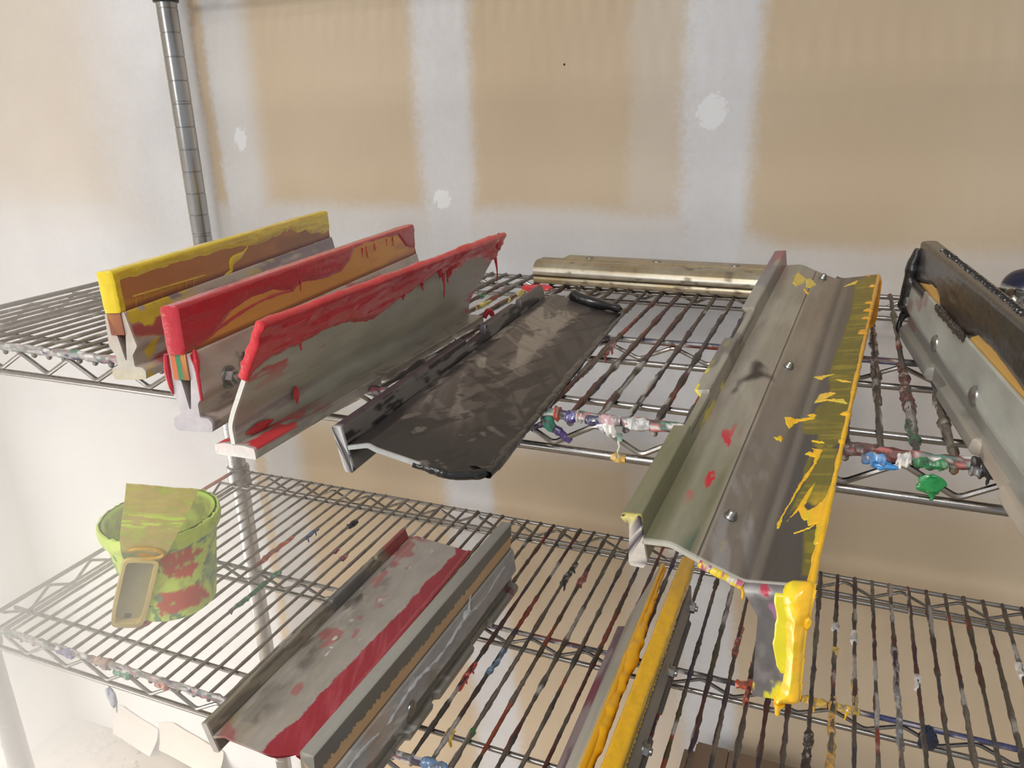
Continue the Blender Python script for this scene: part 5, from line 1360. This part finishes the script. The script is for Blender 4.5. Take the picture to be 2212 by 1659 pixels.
# raised rim of the handle: ring between the two outlines
A_, B_ = dens(ho, .002), dens(hi_, .002)
def resamp(P, n):
    Q = np.vstack([P, P[:1]]); s = np.concatenate([[0], np.cumsum(np.linalg.norm(np.diff(Q, axis=0), axis=1))]); t = np.linspace(0, s[-1], n, endpoint=False)
    return np.c_[np.interp(t, s, Q[:, 0]), np.interp(t, s, Q[:, 1])]
n = 120; A_ = resamp(ho, n); B_ = resamp(hi_, n)
rings = [np.c_[A_, np.full(n, -.0045)], np.c_[A_, np.full(n, .0050)], np.c_[A_ * .97 + B_ * .03, np.full(n, .0062)], np.c_[A_ * .1 + B_ * .9, np.full(n, .0062)], np.c_[B_, np.full(n, .0050)], np.c_[B_, np.full(n, -.0016)]]
V = np.concatenate(rings); mb = MB(); mb.add(V, [tuple(q) for q in grid_faces(6, n, True)], base(6 * n, SPL, .3)); mb.build('handle_rim', M_BUCK, eN, 50)
mb = MB(); lathe(mb, [(.0003, -.0016), (.0042, -.0016), (.0042, -.0010), (.0003, -.0010)], (-.002, .0135, 0), 20, col=c4(srgb(92, 92, 90))); mb.build('hang_hole', M_BLACKP if False else M_BUCK, eN)
mb = MB(); q = np.linspace(0, 1, 40)
P = np.stack([.019 * np.cos(q * 4.2 - 1.6) - .002, .128 + .008 * np.sin(q * 4.2 - 1.6), .0045 + 0 * q], 1)
tube(mb, P, .0016 + .0012 * fbm(q * 9, 0 * q, 5, 3), 10, col=c4(srgb(222, 182, 84))); mb.build('ink_splash', M_INK, eN)

# ================================================================== light
def area(name, loc, target, sx, sy, power, rgb):
    d = bpy.data.lights.new(name, 'AREA'); d.shape = 'RECTANGLE'; d.size = sx; d.size_y = sy; d.energy = power; d.color = rgb
    o = bpy.data.objects.new(name, d); COL.objects.link(o); o.location = loc
    o.rotation_euler = (Vector(target) - Vector(loc)).to_track_quat('-Z', 'Y').to_euler()
    return o
area('doorway_daylight', (-.3, -2.3, .85), (.35, .3, -.1), 1.2, 1.3, 21, (1.0, .985, .96))
area('ceiling_lamp', (.70, -1.9, 1.95), (.55, .35, -.05), .55, .55, 36, (1.0, .96, .90))
w = bpy.data.worlds.new('room_air'); sc.world = w; w.use_nodes = True
bg = w.node_tree.nodes['Background']; bg.inputs[0].default_value = (.90, .92, .95, 1); bg.inputs[1].default_value = .52

# haze volume added to act as lens glare over the rack's window end
hk = bpy.data.materials.new('glare_haze'); hk.use_nodes = True; ht = hk.node_tree; ht.nodes.clear()
ho_ = ht.nodes.new('ShaderNodeOutputMaterial'); hv = ht.nodes.new('ShaderNodeVolumeScatter'); hv.inputs['Color'].default_value = (1, .995, .985, 1)
tc = ht.nodes.new('ShaderNodeTexCoord'); mp = ht.nodes.new('ShaderNodeMapping'); gr = ht.nodes.new('ShaderNodeTexGradient'); gr.gradient_type = 'SPHERICAL'
ht.links.new(tc.outputs['Object'], mp.inputs[0]); ht.links.new(mp.outputs[0], gr.inputs[0])
pw = ht.nodes.new('ShaderNodeMath'); pw.operation = 'POWER'; pw.inputs[1].default_value = 1.5; ht.links.new(gr.outputs['Fac'], pw.inputs[0])
ml = ht.nodes.new('ShaderNodeMath'); ml.operation = 'MULTIPLY'; ml.inputs[1].default_value = 9.0; ht.links.new(pw.outputs[0], ml.inputs[0])
ht.links.new(ml.outputs[0], hv.inputs['Density']); ht.links.new(hv.outputs[0], ho_.inputs['Volume'])
hz = MB(); lathe(hz, [(.001, -1)] + [(math.cos(a), math.sin(a)) for a in np.linspace(-1.5, 1.5, 15)] + [(.001, 1)], (0, 0, 0), 24)
V_ = hz.V[0]; V_[:, 0] = np.maximum(V_[:, 0], -.47)
hz = hz.build('glare_haze', hk); hz.location = (-.27, .0, -.38); hz.scale = (.78, .46, .74)
tag(hz, 'pale haze volume added as lens glare at the left end of the rack', 'haze', kind='stuff')
sc.cycles.volume_bounces = 3

for o in list(COL.objects):
    if o.parent is None and o.get('category') in ('squeegee', 'flood bar', 'paper'):
        o['group'] = {'squeegee': 'inked squeegees on the wire rack', 'flood bar': 'inked flood bars on the wire rack', 'paper': 'torn paper strips at the wall base'}[o['category']]
sc.view_settings.view_transform = 'Standard'; sc.view_settings.look = 'None'
sc.view_settings.exposure = 0.0; sc.view_settings.gamma = 1.0; sc.view_settings.use_curve_mapping = False
sc.cycles.use_denoising = True
sc.cycles.max_bounces = 6
